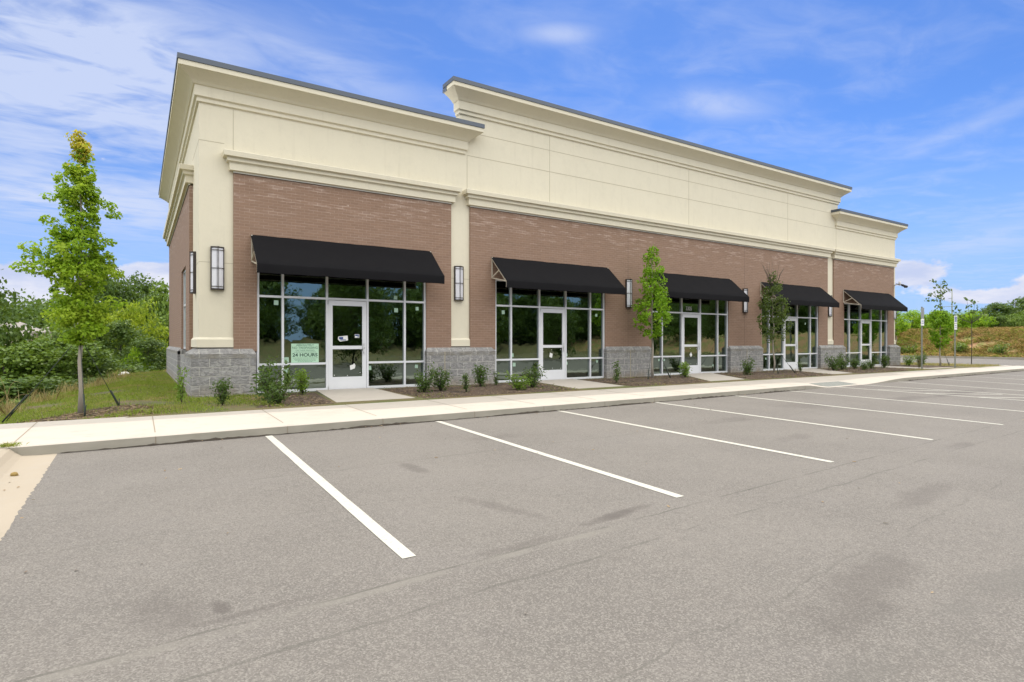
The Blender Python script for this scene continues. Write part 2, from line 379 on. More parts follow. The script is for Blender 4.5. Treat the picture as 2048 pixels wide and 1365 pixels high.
M['grass_dry'] = leaf_mat('dry_grass_blade', (.38, .27, .12), (.52, .42, .22), (.20, .22, .05), .4, .7)
M['weed_mix'] = leaf_mat('bank_weed_mix', (.14, .075, .035), (.70, .46, .22), (.16, .20, .04), .3, .8)
M['straw'] = leaf_mat('straw_litter', (.14, .09, .055), (.32, .24, .15), None, .1, .8)
M['shingle'] = mat('grey_shingle', rough=.9, build=lambda t, b: t.mix(t.noise(t.scale(pos(t), (1, 1, 3)), 2, 5), (.20, .18, .165), (.27, .245, .225)))
M['siding'] = mat('beige_siding', (.48, .42, .32), .8)
M['stone'] = mat('yellow_stone', rough=.8, build=lambda t, b: t.mix(t.noise(pos(t), 40, 4), (.32, .22, .06), (.18, .12, .04)))
M['litter'] = mat('white_litter', (.8, .8, .78), .6)

# ------------------------------------------------------------------ mesh helpers
def tag(o, label=None, cat=None, group=None, kind=None):
    if label: o['label'] = label
    if cat: o['category'] = cat
    if group: o['group'] = group
    if kind: o['kind'] = kind
    return o
def empty(name, loc, label=None, cat=None, group=None, kind=None):
    o = bpy.data.objects.new(name, None); col.objects.link(o); o.location = loc; o.empty_display_size = .2
    return tag(o, label, cat, group, kind)
def parent_keep(o, p):      # geometry is written in world metres; cancel the parent's place
    o.parent = p
    w = Vector((0, 0, 0)); q = p
    while q is not None: w += q.location; q = q.parent
    o.location = o.location - w
class MB:
    def __init__(s): s.v = []; s.f = []; s.mi = []; s.sm = []
    def add(s, vs, fs, mi=0, sm=False):
        k = len(s.v); s.v += [tuple(p) for p in vs]; s.f += [tuple(i + k for i in f) for f in fs]; s.mi += [mi] * len(fs); s.sm += [sm] * len(fs)
    def box(s, a, b, mi=0):
        x0, x1 = sorted((a[0], b[0])); y0, y1 = sorted((a[1], b[1])); z0, z1 = sorted((a[2], b[2]))
        s.add([(x0, y0, z0), (x1, y0, z0), (x1, y1, z0), (x0, y1, z0), (x0, y0, z1), (x1, y0, z1), (x1, y1, z1), (x0, y1, z1)],
              [(0, 3, 2, 1), (4, 5, 6, 7), (0, 1, 5, 4), (1, 2, 6, 5), (2, 3, 7, 6), (3, 0, 4, 7)], mi)
    def tube(s, pts, rads, n=8, mi=0, sm=True, cap=True):
        pts = [Vector(p) for p in pts]; rings = []
        if not hasattr(rads, '__len__'): rads = [rads] * len(pts)
        for i, p in enumerate(pts):
            d = (pts[min(i + 1, len(pts) - 1)] - pts[max(i - 1, 0)])
            if d.length < 1e-9: d = Vector((0, 0, 1))
            d.normalize(); a = d.orthogonal().normalized() if abs(d.z) < .95 else Vector((1, 0, 0)); a = (a - d * a.dot(d)).normalized(); b = d.cross(a)
            rings.append([p + (a * math.cos(2 * math.pi * k / n) + b * math.sin(2 * math.pi * k / n)) * rads[i] for k in range(n)])
        vs = [q for r in rings for q in r]; fs = []
        for i in range(len(pts) - 1):
            for k in range(n): fs.append((i * n + k, i * n + (k + 1) % n, (i + 1) * n + (k + 1) % n, (i + 1) * n + k))
        if cap: fs.append(tuple(range(n - 1, -1, -1))); fs.append(tuple((len(pts) - 1) * n + k for k in range(n)))
        s.add(vs, fs, mi, sm)
    def bar(s, a, b, w, h, mi=0):    # square bar between two points
        a, b = Vector(a), Vector(b); d = (b - a).normalized(); u = d.orthogonal().normalized()
        if abs(d.z) < .99: u = d.cross(Vector((0, 0, 1))).normalized()
        v = u.cross(d); c = [(u * sx * w / 2 + v * sy * h / 2) for sx, sy in ((-1, -1), (1, -1), (1, 1), (-1, 1))]
        s.add([a + q for q in c] + [b + q for q in c], [(3, 2, 1, 0), (4, 5, 6, 7), (0, 1, 5, 4), (1, 2, 6, 5), (2, 3, 7, 6), (3, 0, 4, 7)], mi)
    def prism(s, poly, z0, z1, mi=0):   # poly in XY (ccw), z may be callable
        n = len(poly); f0 = z0 if callable(z0) else (lambda x, y: z0); f1 = z1 if callable(z1) else (lambda x, y: z1)
        s.add([(x, y, f0(x, y)) for x, y in poly] + [(x, y, f1(x, y)) for x, y in poly],
              [tuple(range(n - 1, -1, -1)), tuple(range(n, 2 * n))] + [(i, (i + 1) % n, n + (i + 1) % n, n + i) for i in range(n)], mi)
    def build(s, name, mats, parent=None, **kw):
        me = bpy.data.meshes.new(name); me.from_pydata(s.v, [], s.f)
        for m in (mats if isinstance(mats, (list, tuple)) else [mats]): me.materials.append(m)
        me.polygons.foreach_set('material_index', s.mi); me.polygons.foreach_set('use_smooth', s.sm)
        me.update(); me.validate()
        o = bpy.data.objects.new(name, me); col.objects.link(o)
        if parent: parent_keep(o, parent)
        return tag(o, **kw)
def np_mesh(name, V, Fq, mats, mi=None, parent=None, **kw):   # V (n,3), Fq (m,k) equal-size faces
    me = bpy.data.meshes.new(name); m, k = Fq.shape
    me.vertices.add(len(V)); me.vertices.foreach_set('co', np.asarray(V, np.float32).ravel())
    me.loops.add(m * k); me.loops.foreach_set('vertex_index', Fq.astype(np.int32).ravel())
    me.polygons.add(m); me.polygons.foreach_set('loop_start', np.arange(0, m * k, k, dtype=np.int32))
    for q in (mats if isinstance(mats, (list, tuple)) else [mats]): me.materials.append(q)
    if mi is not None: me.polygons.foreach_set('material_index', np.asarray(mi, np.int32))
    me.update(calc_edges=True); me.validate()
    o = bpy.data.objects.new(name, me); col.objects.link(o)
    if parent: parent_keep(o, parent)
    return tag(o, **kw)
def move_to(o, p):   # give a mesh written in world metres an origin at p
    p = Vector(p); me = o.data
    n = len(me.vertices); a = np.empty(n * 3, np.float32); me.vertices.foreach_get('co', a); a = a.reshape(-1, 3) - np.array(p, np.float32)
    me.vertices.foreach_set('co', a.ravel()); me.update(); o.location = Vector(o.location) + p; return o
def text_mesh(body, size, bold=0.0):
    cu = bpy.data.curves.new('t', 'FONT'); cu.body = body; cu.size = size; cu.align_x = 'CENTER'; cu.offset = bold; cu.extrude = .0006
    o = bpy.data.objects.new('t', cu); col.objects.link(o); bpy.context.view_layer.update()
    me = bpy.data.meshes.new_from_object(o.evaluated_get(bpy.context.evaluated_depsgraph_get()))
    col.objects.unlink(o); bpy.data.objects.remove(o)
    return [tuple(v.co) for v in me.vertices], [tuple(p.vertices) for p in me.polygons]
def add_text(mb, body, size, x, y, z, mi=0, bold=0.0, sx=1.0, flip=1):   # text standing upright facing -Y
    v, f = text_mesh(body, size, bold)
    mb.add([(x + q[0] * sx, y - q[2], z + q[1]) for q in v], f, mi)

# ------------------------------------------------------------------ setting: asphalt, walk, ground
YP = 14.41; YB = YP - .06; YBASE = YP - .17
def za(x, y):
    z = .14 + .0155 * (y - 9.1)
    return min(z, .26)
def curbY(x): return 8.95 + .02 * x
def lin(a, b, n): return [a + (b - a) * i / (n - 1) for i in range(n)]
# parking lot sheet
mb = MB(); xs = [-.83] + lin(0, 52, 27); ys = lin(-11.0, 8.2, 18)
def grid(mb, xs, ys, zf, mi=0, sm=True):
    k = [(x, y, zf(x, y)) for y in ys for x in xs]; n = len(xs)
    mb.add(k, [(j * n + i, j * n + i + 1, (j + 1) * n + i + 1, (j + 1) * n + i) for j in range(len(ys) - 1) for i in range(n - 1)], mi, sm)
rr = random.Random(4)
# ragged left edge where asphalt meets the gutter
ey = lin(-11, 8.2, 420); ex = [-.83 + rr.uniform(-.012, .012) for _ in ey]
for i in range(len(ey) - 1):
    mb.add([(ex[i], ey[i], za(0, ey[i])), (0, ey[i], za(0, ey[i])), (0, ey[i + 1], za(0, ey[i + 1])), (ex[i + 1], ey[i + 1], za(0, ey[i + 1]))], [(0, 1, 2, 3)], 0, True)
grid(mb, xs[1:], ys, za)
for x0, x1 in zip([-.83] + xs[1:-1], xs[1:]):     # last strip up to the curb
    mb.add([(x0, 8.2, za(0, 8.2)), (x1, 8.2, za(0, 8.2)), (x1, curbY(x1) + .02, za(0, curbY(x1))), (x0, curbY(x0) + .02, za(0, curbY(x0)))], [(0, 1, 2, 3)], 0, True)
grid(mb, lin(37.5, 52, 6), [9.74, 12, 16, 20, 30, 45, 70], lambda x, y: za(x, y) + (-.0 if y > 10 else 0))
lot = mb.build('parking_lot', M['asphalt'], kind='structure')
# painted lines, each a sheet 4 mm above the asphalt
def stripe(x0, y0, x1, y1, w=.10):
    a, b = Vector((x0, y0)), Vector((x1, y1)); d = (b - a).normalized(); n = Vector((-d.y, d.x)) * w / 2
    m = MB(); N = 14; rj = random.Random(int(x0 * 97 + y0 * 31)); vs = []
    for i in range(N):
        p = a + (b - a) * i / (N - 1)
        for sg in (-1, 1):
            q = p + n * sg * (1 + rj.uniform(-.05, .05)); vs.append((q.x, q.y, za(q.x, q.y) + .004))
    m.add(vs, [(2 * i, 2 * i + 1, 2 * i + 3, 2 * i + 2) for i in range(N - 1)])
    m.f = [tuple(reversed(f)) for f in m.f] if d.y > 0 else m.f
    return m.build('parking_line', M['line'], lot)
for (a, b, c, d) in ((1.58, 8.93, 1.52, 3.62), (4.30, 9.01, 4.23, 3.66), (6.95, 9.06, 6.98, 3.73), (9.72, 9.12, 9.80, 3.78), (12.6, 9.17, 12.6, 3.80), (15.1, 9.22, 15.3, 3.85), (17.55, 9.25, 18.1, 3.9), (19.1, 9.29, 19.9, 3.95),
                     (21.6, 9.33, 21.2, 4.0), (24.5, 9.38, 24.0, 4.0), (27.2, 9.43, 27.0, 4.1), (29.9, 9.45, 29.7, 4.1)):
    stripe(a, b, c, d)
for k in range(4): stripe(17.75 + .1 * k, 8.2 - 1.15 * k, 19.25 + .1 * k, 7.0 - 1.15 * k, .09)
stripe(40, 11.2, 50, 12.6, .12)
# walk and curb
def ztop(x, y):
    zz = .262 + .012 * (y - 9)
    k = 0.0
    if 15.9 < x < 22.4:
        if x < 17.3: k = (x - 15.9) / 1.4
        elif x > 19.3: k = max(0, 1 - (x - 19.3) / 3.1)
        else: k = 1
        k *= max(0, min(1, 1 - (y - curbY(x) - .1) / 1.3))
        k = k * k * (3 - 2 * k)
    return zz - k * (zz - za(x, y) - .012)
mb = MB(); wx = [-12, -8, -5, -3, -2, -1.2] + lin(-.5, 15.5, 17) + lin(15.9, 22.7, 24) + lin(23.5, 37.5, 12)
def bowed(y0, off): return y0 + off
rows = [0, .02, .35, .8, 1.3, 2.25]
for i in range(len(wx) - 1):
    for x0, x1 in ((wx[i], wx[i + 1]),):
        bk = lambda x: 11.22 if x < 33.2 else 10.75
        for j in range(len(rows) - 1):
            def P_(x, r):
                y = curbY(x) + r if r < 2 else bk(x)
                z = ztop(x, y) - (.012 if r == 0 else 0)
                return (x, y, z)
            mb.add([P_(x0, rows[j]), P_(x1, rows[j]), P_(x1, rows[j + 1]), P_(x0, rows[j + 1])], [(0, 1, 2, 3)], 0, True)
        a, b = P_(x0, 0), P_(x1, 0)
        zd = -.05 if x0 > -1.3 else -1.6
        mb.add([(a[0], a[1] - .012, za(*a[:2]) + zd), (b[0], b[1] - .012, za(*b[:2]) + zd), b, a], [(0, 1, 2, 3)])
        a, b = P_(x0, 2.25), P_(x1, 2.25)
        mb.add([(b[0], b[1], -.1 if x0 > -1.3 else -1.6), (a[0], a[1], -.1 if x0 > -1.3 else -1.6), a, b], [(0, 1, 2, 3)])
walk = mb.build('sidewalk', M['concrete'], kind='structure')
mb = MB(); zw = lambda x, y: .262 + .012 * (y - 9) - .001
for poly in ([(3.28, 11.22), (5.02, 11.22), (5.0, 12.6), (5.02, 14.36), (3.62, 14.36)], [(9.4, 11.22), (11.1, 11.22), (11.55, 14.36), (9.92, 14.36)],
             [(14.5, 11.22), (16.2, 11.22), (18.25, 14.36), (16.55, 14.36)], [(21.5, 11.22), (22.9, 11.22), (25.2, 14.36), (23.0, 14.36)], [(27.0, 11.22), (33.6, 11.22), (33.6, 11.6), (30.6, 11.9), (30.8, 14.36), (29.3, 14.36), (29.2, 11.9)]):
    mb = MB(); mb.prism([(x, y) for x, y in poly], -.05, zw); mb.build('door_walk', M['concrete'], walk)
mb = MB()     # tooled joints
for x in (-4.3, -1.28, .19, 1.85, 3.33, 5.05, 6.6, 8.2, 9.7, 11.2, 12.8, 14.4, 15.9, 24, 25.6, 27.2, 28.8, 30.4, 32, 33.6):
    y0, y1 = curbY(x), 11.22
    vs = []
    for j in range(7):
        y = y0 + .001 + (y1 - y0 - .002) * j / 6
        for dxx in (-.007, .007): vs.append((x + dxx, y, ztop(x, y) + .0025 - (.012 if j == 0 else 0)))
    mb.add(vs, [(2 * i, 2 * i + 1, 2 * i + 3, 2 * i + 2) for i in range(6)])
    mb.add([(x - .006, y0 - .0145, za(x, y0)), (x + .006, y0 - .0145, za(x, y0)), (x + .006, y0 - .003, ztop(x, y0) - .012), (x - .006, y0 - .003, ztop(x, y0) - .012)], [(0, 1, 2, 3)])
mb.build('control_joints', M['conc_joint'], walk)
mb = MB(); rj = random.Random(8)      # dark ragged strip along the gap at the foot of the curb
xx = lin(-.8, 36, 500)
hh = [max(.004, .010 + .012 * math.sin(x * 2.3) + rj.uniform(-.008, .012)) for x in xx]
for i in range(len(xx) - 1):
    if 15.8 < xx[i] < 22.4: continue
    a, b = xx[i], xx[i + 1]
    mb.add([(a, curbY(a) - .022 - hh[i] * .9, za(a, curbY(a)) + .0035), (b, curbY(b) - .022 - hh[i + 1] * .9, za(b, curbY(b)) + .0035), (b, curbY(b) - .013, za(b, curbY(b)) + .004 + hh[i + 1]), (a, curbY(a) - .013, za(a, curbY(a)) + .004 + hh[i])], [(0, 1, 2, 3)])
mb.build('curb_gap', M['curb_gap'], walk)
mb = MB(); mb.prism([(17.3, 9.38), (19.1, 9.42), (19.1, 10.02), (17.3, 9.98)], lambda x, y: ztop(x, y) - .02, lambda x, y: ztop(x, y) + .006)
for i in range(16):
    for j in range(5):
        x, y = 17.4 + i * .107, 9.5 + j * .1; z = ztop(x, y) + .006
        mb.tube([(x, y, z), (x, y, z + .006)], [.022, .014], 6)
mb.build('tactile_paving', M['mat_dome'], walk)
# gutter and rolled curb on the left side of the lot
mb = MB(); gy = lin(-11, 8.93, 60); prof = [(-.80, -.004), (-.86, .002), (-1.02, .004), (-1.16, .012), (-1.22, .05), (-1.27, .10), (-1.33, .118), (-1.5, .122), (-1.62, .12), (-1.62, -.2)]
for i in range(len(gy) - 1):
    for j in range(len(prof) - 1):
        q = [(prof[j][0], gy[i], za(0, gy[i]) + prof[j][1]), (prof[j][0], gy[i + 1], za(0, gy[i + 1]) + prof[j][1]), (prof[j + 1][0], gy[i + 1], za(0, gy[i + 1]) + prof[j + 1][1]), (prof[j + 1][0], gy[i], za(0, gy[i]) + prof[j + 1][1])]
        mb.add(q, [(0, 1, 2, 3)], 0, True)
mb.build('gutter', M['gutter'], kind='structure')
# far street behind the photographer (seen mirrored in the shopfront glass)
mb = MB(); grid(mb, lin(-80, 140, 12), lin(-30, -19.5, 3), lambda x, y: -.18)
mb.build('street', M['asphalt'], kind='structure')
for q in (((-80, -11.0, -.4), (52, -11.18, .0)), ((-80, -19.5, -.4), (140, -19.32, -.06)), ((-80, -30.2, -.4), (140, -30, -.06)), ((52.0, -11.18, -.4), (52.18, 70, .40))):
    mb = MB(); mb.box(*q); mb.build('kerb', M['concrete'], kind='structure')

# ground: one sheet out to the horizon
def sstep(v): v = max(0.0, min(1.0, v)); return v * v * (3 - 2 * v)
CR = [(-60, -3.4), (9, -3.3), (16.5, -2.55), (20.8, -1.55), (25.6, -.5), (28.0, 1.0), (29.5, 4.0), (31, 8)]
def crestX(y):
    if y >= CR[-1][0]: return 60.0
    for (a, xa), (b, xb) in zip(CR, CR[1:]):
        if a <= y <= b: return xa + (xb - xa) * (y - a) / (b - a)
    return CR[0][1]
def gz(x, y):
    if x >= 52: return .26 + 2.1 * sstep((x - 52.4) / 7.5) + .02 * max(0, x - 60)
    if y < -30: return -.1 + 1.9 * sstep((-30 - y) / 14)
    if y > 8.9 and x > 36.8: return .05
    if y < -11.2 : return -.10
    if x < -1.6 or y > 11.0:
        base = .29
        if y > 9: base = .292 - .13 * max(0, -(x + .2))
        elif x < -1.6: base = za(0, y) + .05 - .12 * (-x - 1.6)
        c = crestX(y)
        if x < c or y > 31: base = base - .42 * min(c - x if y < 31 else (y - 28), 11) - .01 * max(0, c - x - 11)
        return max(base, -4.8)
    return min(-.12 + .0155 * y, .1) if y < 9 else .12
xs = [-700, -300, -120, -60, -40] + lin(-30, -6, 13) + lin(-5, 3, 33) + lin(4, 36, 17) + [36.7, 36.9, 40, 48, 51.9, 52.1] + lin(52.6, 61, 18) + [64, 70, 80, 110, 160, 300, 800]
ys = [-700, -300, -120, -70, -55, -44, -42, -40, -38, -36, -34, -32, -30.1, -24, -19.3, -15, -11.3, -11.1, -5, 0, 5, 8.85, 8.95, 10.9, 11.1] + lin(11.5, 30, 38) + [31, 33, 36, 40, 50, 70, 120, 300, 900]
mb = MB(); k = [(x, y, gz(x, y)) for y in ys for x in xs]; n = len(xs)
fs = [(j * n + i, j * n + i + 1, (j + 1) * n + i + 1, (j + 1) * n + i) for j in range(len(ys) - 1) for i in range(n - 1)]
mb.add(k, fs, 0, True)
for q, f in enumerate(fs):
    cx = sum(k[i][0] for i in f) / 4
    if cx > 52: mb.mi[q] = 1
ground = mb.build('ground', [M['lawn'], M['bank']], kind='structure')
# mulch beds between the door walks
def bed(poly, h=.035):
    mb = MB()
    cx = sum(p[0] for p in poly) / len(poly); cy = sum(p[1] for p in poly) / len(poly); N = len(poly)
    v = [(x, y, .283) for x, y in poly] + [(cx + (x - cx) * .8, cy + (y - cy) * .75, .283 + h) for x, y in poly] + [(cx, cy, .283 + h * 1.3)]
    mb.add(v, [(i, (i + 1) % N, N + (i + 1) % N, N + i) for i in range(N)] + [(N + i, N + (i + 1) % N, 2 * N) for i in range(N)], 0, True)
    return mb.build('mulch_bed', M['mulch'], kind='structure')
bed([(5.03, 11.23), (9.39, 11.23), (9.91, 14.25), (5.03, 14.25)]); bed([(11.11, 11.23), (14.49, 11.23), (16.54, 14.25), (11.54, 14.25)])
bed([(16.21, 11.23), (21.49, 11.23), (22.99, 14.25), (18.2, 14.25)]); bed([(22.91, 11.23), (26.99, 11.23), (29.1, 11.95), (29.3, 14.25), (25.1, 14.25)]); bed([(30.7, 12.0), (33.4, 11.65), (33.3, 14.25), (30.8, 14.25)])
bed([(1.7, 11.23), (3.27, 11.23), (3.6, 14.25), (2.6, 14.25)], .02)

# ------------------------------------------------------------------ building
bld = empty('commercial_building', (1.117, YP, .3), 'long single storey brick and cream stucco commercial building with five black awnings', 'building')
XL, XR, YBK = 1.117, 32.98, 27.1
SF = [2.29, 8.70, 15.10, 21.47, 27.86]; SW = 4.23; Z0, ZH = .31, 3.34
# brick walls, with storefront openings
mb = MB()
PB = [(1.80, 7.27), (7.87, 26.45), (26.97, 32.74)]
for a, b in PB:
    ops = [(s_, s_ + SW) for s_ in SF if a < s_ < b]; x = a
    for o0, o1 in ops:
        mb.box((x, YB, 1.28), (o0, YP + .20, ZH)); x = o1
    mb.box((x, YB, 1.28), (b, YP + .20, ZH)); mb.box((a, YB, ZH), (b, YP + .20, 5.31))
SWY0, SWY1 = 17.35, 19.1
mb.box((XL - .08, YP + 1.66, 1.28), (XL + .25, SWY0, 5.31))   # left side wall, with a window opening
mb.box((XL - .08, SWY0, 3.5), (XL + .25, SWY1, 5.31)); mb.box((XL - .08, SWY1, 1.28), (XL + .25, YBK, 5.31)); mb.box((XL - .08 + .25, YBK, .0), (XR, YBK - .25, 5.31)); mb.box((XR - .25, YP + 1.6, .3), (XR + .05, YBK - .26, 5.31))
wall = mb.build('brick_wall', M['brick'], bld)
# stucco upper wall
mb = MB()
mb.box((XL, YP, 5.31), (7.69, YP + .25, 7.35)); mb.box((7.69, YP + .001, 5.31), (27.30, YP + .25, 7.9)); mb.box((27.30, YP, 5.31), (XR, YP + .25, 7.35))
mb.box((7.58, YP + .0015, 7.0), (27.42, YP + .2505, 8.5))
mb.box((XL, YP + .25, 5.31), (XL + .25, YBK, 7.35)); mb.box((XR - .25, YP + .25, 5.31), (XR, YBK, 7.35)); mb.box((XL + .25, YBK - .25, 5.31), (XR - .25, YBK, 7.35))
up = mb.build('stucco_wall', M['stucco'], bld)
mb = MB(); mb.box((XL + .25, YP + .26, 6.45), (XR - .25, YBK - .25, 6.6)); mb.build('roof', M['roof'], bld)
# pilasters
def pil(x0, x1, y1=None, left=False):
    mb = MB(); zt = 5.31; y2 = y1 or YP + .2
    mb.box((x0, YP, 1.60), (x1, y2, zt))
    e = .045
    v = [(x0 - (e if left else .0), YP - e, 1.375), (x1, YP - e, 1.375), (x1, y2, 1.375), (x0 - (e if left else 0), y2, 1.375)]
    v2 = [(x, y, 1.55) for x, y, z in v]; v3 = [(x0, YP, 1.60), (x1, YP, 1.60), (x1, y2, 1.60), (x0, y2, 1.60)]
    mb.add(v + v2 + v3, [(3, 2, 1, 0), (0, 1, 5, 4), (3, 0, 4, 7), (4, 5, 9, 8), (7, 4, 8, 11), (1, 2, 6, 5), (5, 6, 10, 9)])
    o = mb.build('pilaster', M['stucco'], bld)
    g = MB(); g.box((x0 + .002, YP - .035, 1.345), (x1 - .002, YP + .1, 1.3748)); g.build('base_gap', M['dark_gap'], o)
    j = MB(); j.box((x0 - (.002 if left else 0), YP - .002, 3.262), (x1, YP + .01, 3.272)); 
    if left: j.box((x0 - .002, YP + .011, 3.262), (x0 + .01, y1, 3.272))
    j.build('control_joint', M['joint'], o)
    return o
pil(XL, 1.80, YP + 1.66, True); pil(7.27, 7.87); pil(26.45, 26.97); pil(32.74, XR, YP + 1.6)
# block base with sloped cap
def base(x0, x1, y1=None, left=False, right=False):
    mb = MB(); y0 = YBASE; y2 = y1 or YP + .2
    xa, xb = x0, x1
    mb.box((xa, y0, -.3), (xb, y2, 1.135)); mb.box((xa - .004, y0 - .006, 1.135), (xb + .004, y2, 1.232))
    i = .06; ia = (.17 if left else i); ib = (.17 if right else i)
    mb.add([(xa - .004, y0 - .006, 1.232), (xb + .004, y0 - .006, 1.232), (xb + .004, y2, 1.232), (xa - .004, y2, 1.232), (xa + ia, YP - .055 if not left else YP - .04, 1.345), (xb - ib, YP - .055, 1.345), (xb - ib, y2, 1.345), (xa + ia, y2, 1.345)],
           [(4, 5, 6, 7), (0, 1, 5, 4), (1, 2, 6, 5), (2, 3, 7, 6), (3, 0, 4, 7)])
    return mb.build('block_base', M['block'], bld)
base(XL - .17, SF[0] - .04, YP + 1.66, True)
for s0, s1 in zip(SF, SF[1:]): base(s0 + SW - .03, s1 - .07)
base(SF[4] + SW - .03, XR + .2, YP + 1.6, False, True)
# side base, stepping in between pilaster and window bay
mb = MB(); mb.box((XL - .10, YP + 1.66, -.5), (XL + .2, SWY1 + 0.2, 1.16)); mb.box((XL - .17, SWY1 + .2, -.5), (XL + .2, YBK + .1, 1.135))
mb.add([(XL - .17, SWY1 + .2, 1.135), (XL - .17, YBK + .1, 1.135), (XL - .17, YBK + .1, 1.232), (XL - .17, SWY1 + .2, 1.232), (XL - .07, SWY1 + .26, 1.335), (XL - .07, YBK, 1.335), (XL + .1, SWY1 + .2, 1.232), (XL + .1, YBK + .1, 1.232)], [(0, 3, 2, 1), (3, 4, 5, 2), (6, 4, 3), (2, 5, 7)])
mb.box((XL - .10, SWY1 - .4, 1.16), (XL + .2, SWY1 + .19, 1.29)); mb.build('block_base', M['block'], bld)
# expansion joints
mb = MB()
for x in (13.97, 20.33): mb = MB(); mb.box((x - .006, YB - .002, 1.345), (x + .006, YB + .01, 5.30)); mb.build('expansion_joint', M['expansion'], wall)
mb = MB()
for x in (7.02, 13.97, 20.33): mb = MB(); mb.box((x - .009, YBASE - .008, .28), (x + .009, YBASE + .01, 1.23)); mb.build('block_joint', M['joint'], bld)
mb = MB(); h = .006
def vj(x, z0, z1): mb.box((x - h, YP - .002, z0), (x + h, YP + .003, z1))
def hj(x0, x1, z): mb.box((x0, YP - .0025, z - h), (x1, YP + .0035, z + h))
vj(1.80, 5.78, 6.75); vj(7.80, 5.7, 6.75)
for x in (10.70, 17.10, 23.40): vj(x, 5.78, 7.90)
vj(27.27, 5.7, 6.75); hj(8.14, 26.8, 7.43); hj(7.80, 27.3, 6.77); hj(XL, 1.62, 5.95)
mb.box((XL - .0025, YP, 5.944), (XL + .003, 16.2, 5.956))
mb.build('stucco_joint', M['joint'], up)
# mitred mouldings swept along the wall line
def sweep(mbx, path, prof, mi=0, caps=True):    # path (x,y,nx,ny): point + outward offset vector per unit p
    rows = [[(x + nx * p, y + ny * p, z) for p, z in prof] for x, y, nx, ny in path]; n = len(prof)
    vs = [q for r in rows for q in r]; fs = []
    for i in range(len(rows) - 1):
        for j in range(n - 1): fs.append((i * n + j, (i + 1) * n + j, (i + 1) * n + j + 1, i * n + j + 1))
    if caps: fs.append(tuple(range(n))); fs.append(tuple((len(rows) - 1) * n + j for j in range(n - 1, -1, -1)))
    mbx.add(vs, fs, mi)
cove = [(.118 + (.405 - .118) * t, 7.125 + (7.352 - 7.125) * (t ** .80)) for t in [0, .15, .3, .45, .6, .75, .9, 1.0]]
CP = [(0, 6.765), (.045, 6.785), (.045, 6.862), (.06, 6.872), (.092, 6.89), (.092, 7.115)] + cove + [(.416, 7.353), (.416, 7.458), (0, 7.458)]
KP = [(0, 7.46), (.424, 7.46), (.436, 7.462), (.436, 7.572), (0, 7.585)]
def cornice(path, dz=0.0):
    mb = MB(); sweep(mb, path, [(p, z + dz) for p, z in CP]); o = mb.build('cornice', M['stucco'], bld)
    mb = MB(); sweep(mb, path, [(p, z + dz) for p, z in KP]); mb.build('coping', M['coping'], o)
cornice([(XL, YBK, -1, 1), (XL, YP, -1, -1), (7.69, YP, 1, -1), (7.69, YP + .0005, 1, 0)])
cornice([(7.58, YP + .22, -1, 0), (7.58, YP, -1, -1), (27.42, YP, 1, -1), (27.42, YP + .22, 1, 0)], 1.115)
cornice([(27.27, YP + .0005, -1, 0), (27.27, YP, -1, -1), (XR, YP, 1, -1), (XR, YBK, 1, 1)])
mb = MB(); mb.box((7.15, YP + .003, 8.46), (27.85, YP + .24, 8.56)); mb.box((XL, YP, 7.3), (7.69, YP + .25, 7.5)); mb.box((27.27, YP, 7.3), (XR, YP + .25, 7.5)); mb.box((XL, YP + .25, 7.3), (XL + .25, YBK, 7.5)); mb.box((XL + .25, YBK - .25, 7.3), (XR, YBK, 7.5)); mb.build('parapet_top', M['coping'], bld)
BP = [(0, 5.345), (.088, 5.35), (.088, 5.505), (.11, 5.53), (.145, 5.54), (.145, 5.615), (.17, 5.628), (.215, 5.632), (.225, 5.74), (.215, 5.752), (.0, 5.80), (-.06, 5.80)]
def band(path):
    mb = MB(); sweep(mb, path, BP); o = mb.build('band_moulding', M['stucco'], bld)
    return o
for a, b in PB:
    o = band([(a, YP, -1, 0), (a, YB, -1, -1), (b, YB, 1, -1), (b, YP, 1, 0)])
    mb = MB(); mb.box((a - .005, YB - .022, 5.312), (b + .005, YB + .02, 5.345)); mb.box((a, YB - .010, 5.303), (b, YB + .02, 5.3115), 1); mb.build('flashing', [M['flashing'], M['dark_gap']], o)
XS = XL - .08
o = band([(XS, YBK, -1, 0), (XS, YP + 1.66, -1, -1), (XL, YP + 1.66, 0, -1)])
mb = MB(); mb.box((XS - .022, YP + 1.64, 5.312), (XS + .02, YBK, 5.345)); mb.box((XS - .01, YP + 1.652, 5.303), (XS + .02, YBK, 5.3115), 1); mb.build('flashing', [M['flashing'], M['dark_gap']], o)
# interior shell
mb = MB(); mb.box((XL + .26, YP + 5.5, .2), (XR - .26, YP + 5.6, 4.2)); mb.box((XL + .26, YP + .21, 3.9), (XR - .26, YP + 5.5, 4.0))
for x in (7.5, 13.97, 20.33, 26.7): mb.box((x - .06, YP + .21, .2), (x + .06, YP + 5.5, 3.9))
mb.build('interior_partition', M['interior'], bld)
mb = MB(); mb.box((XL + .2, YP - .02, .0), (XR - .2, YP + 5.6, .298)); mb.build('floor_slab', M['slab'], bld)
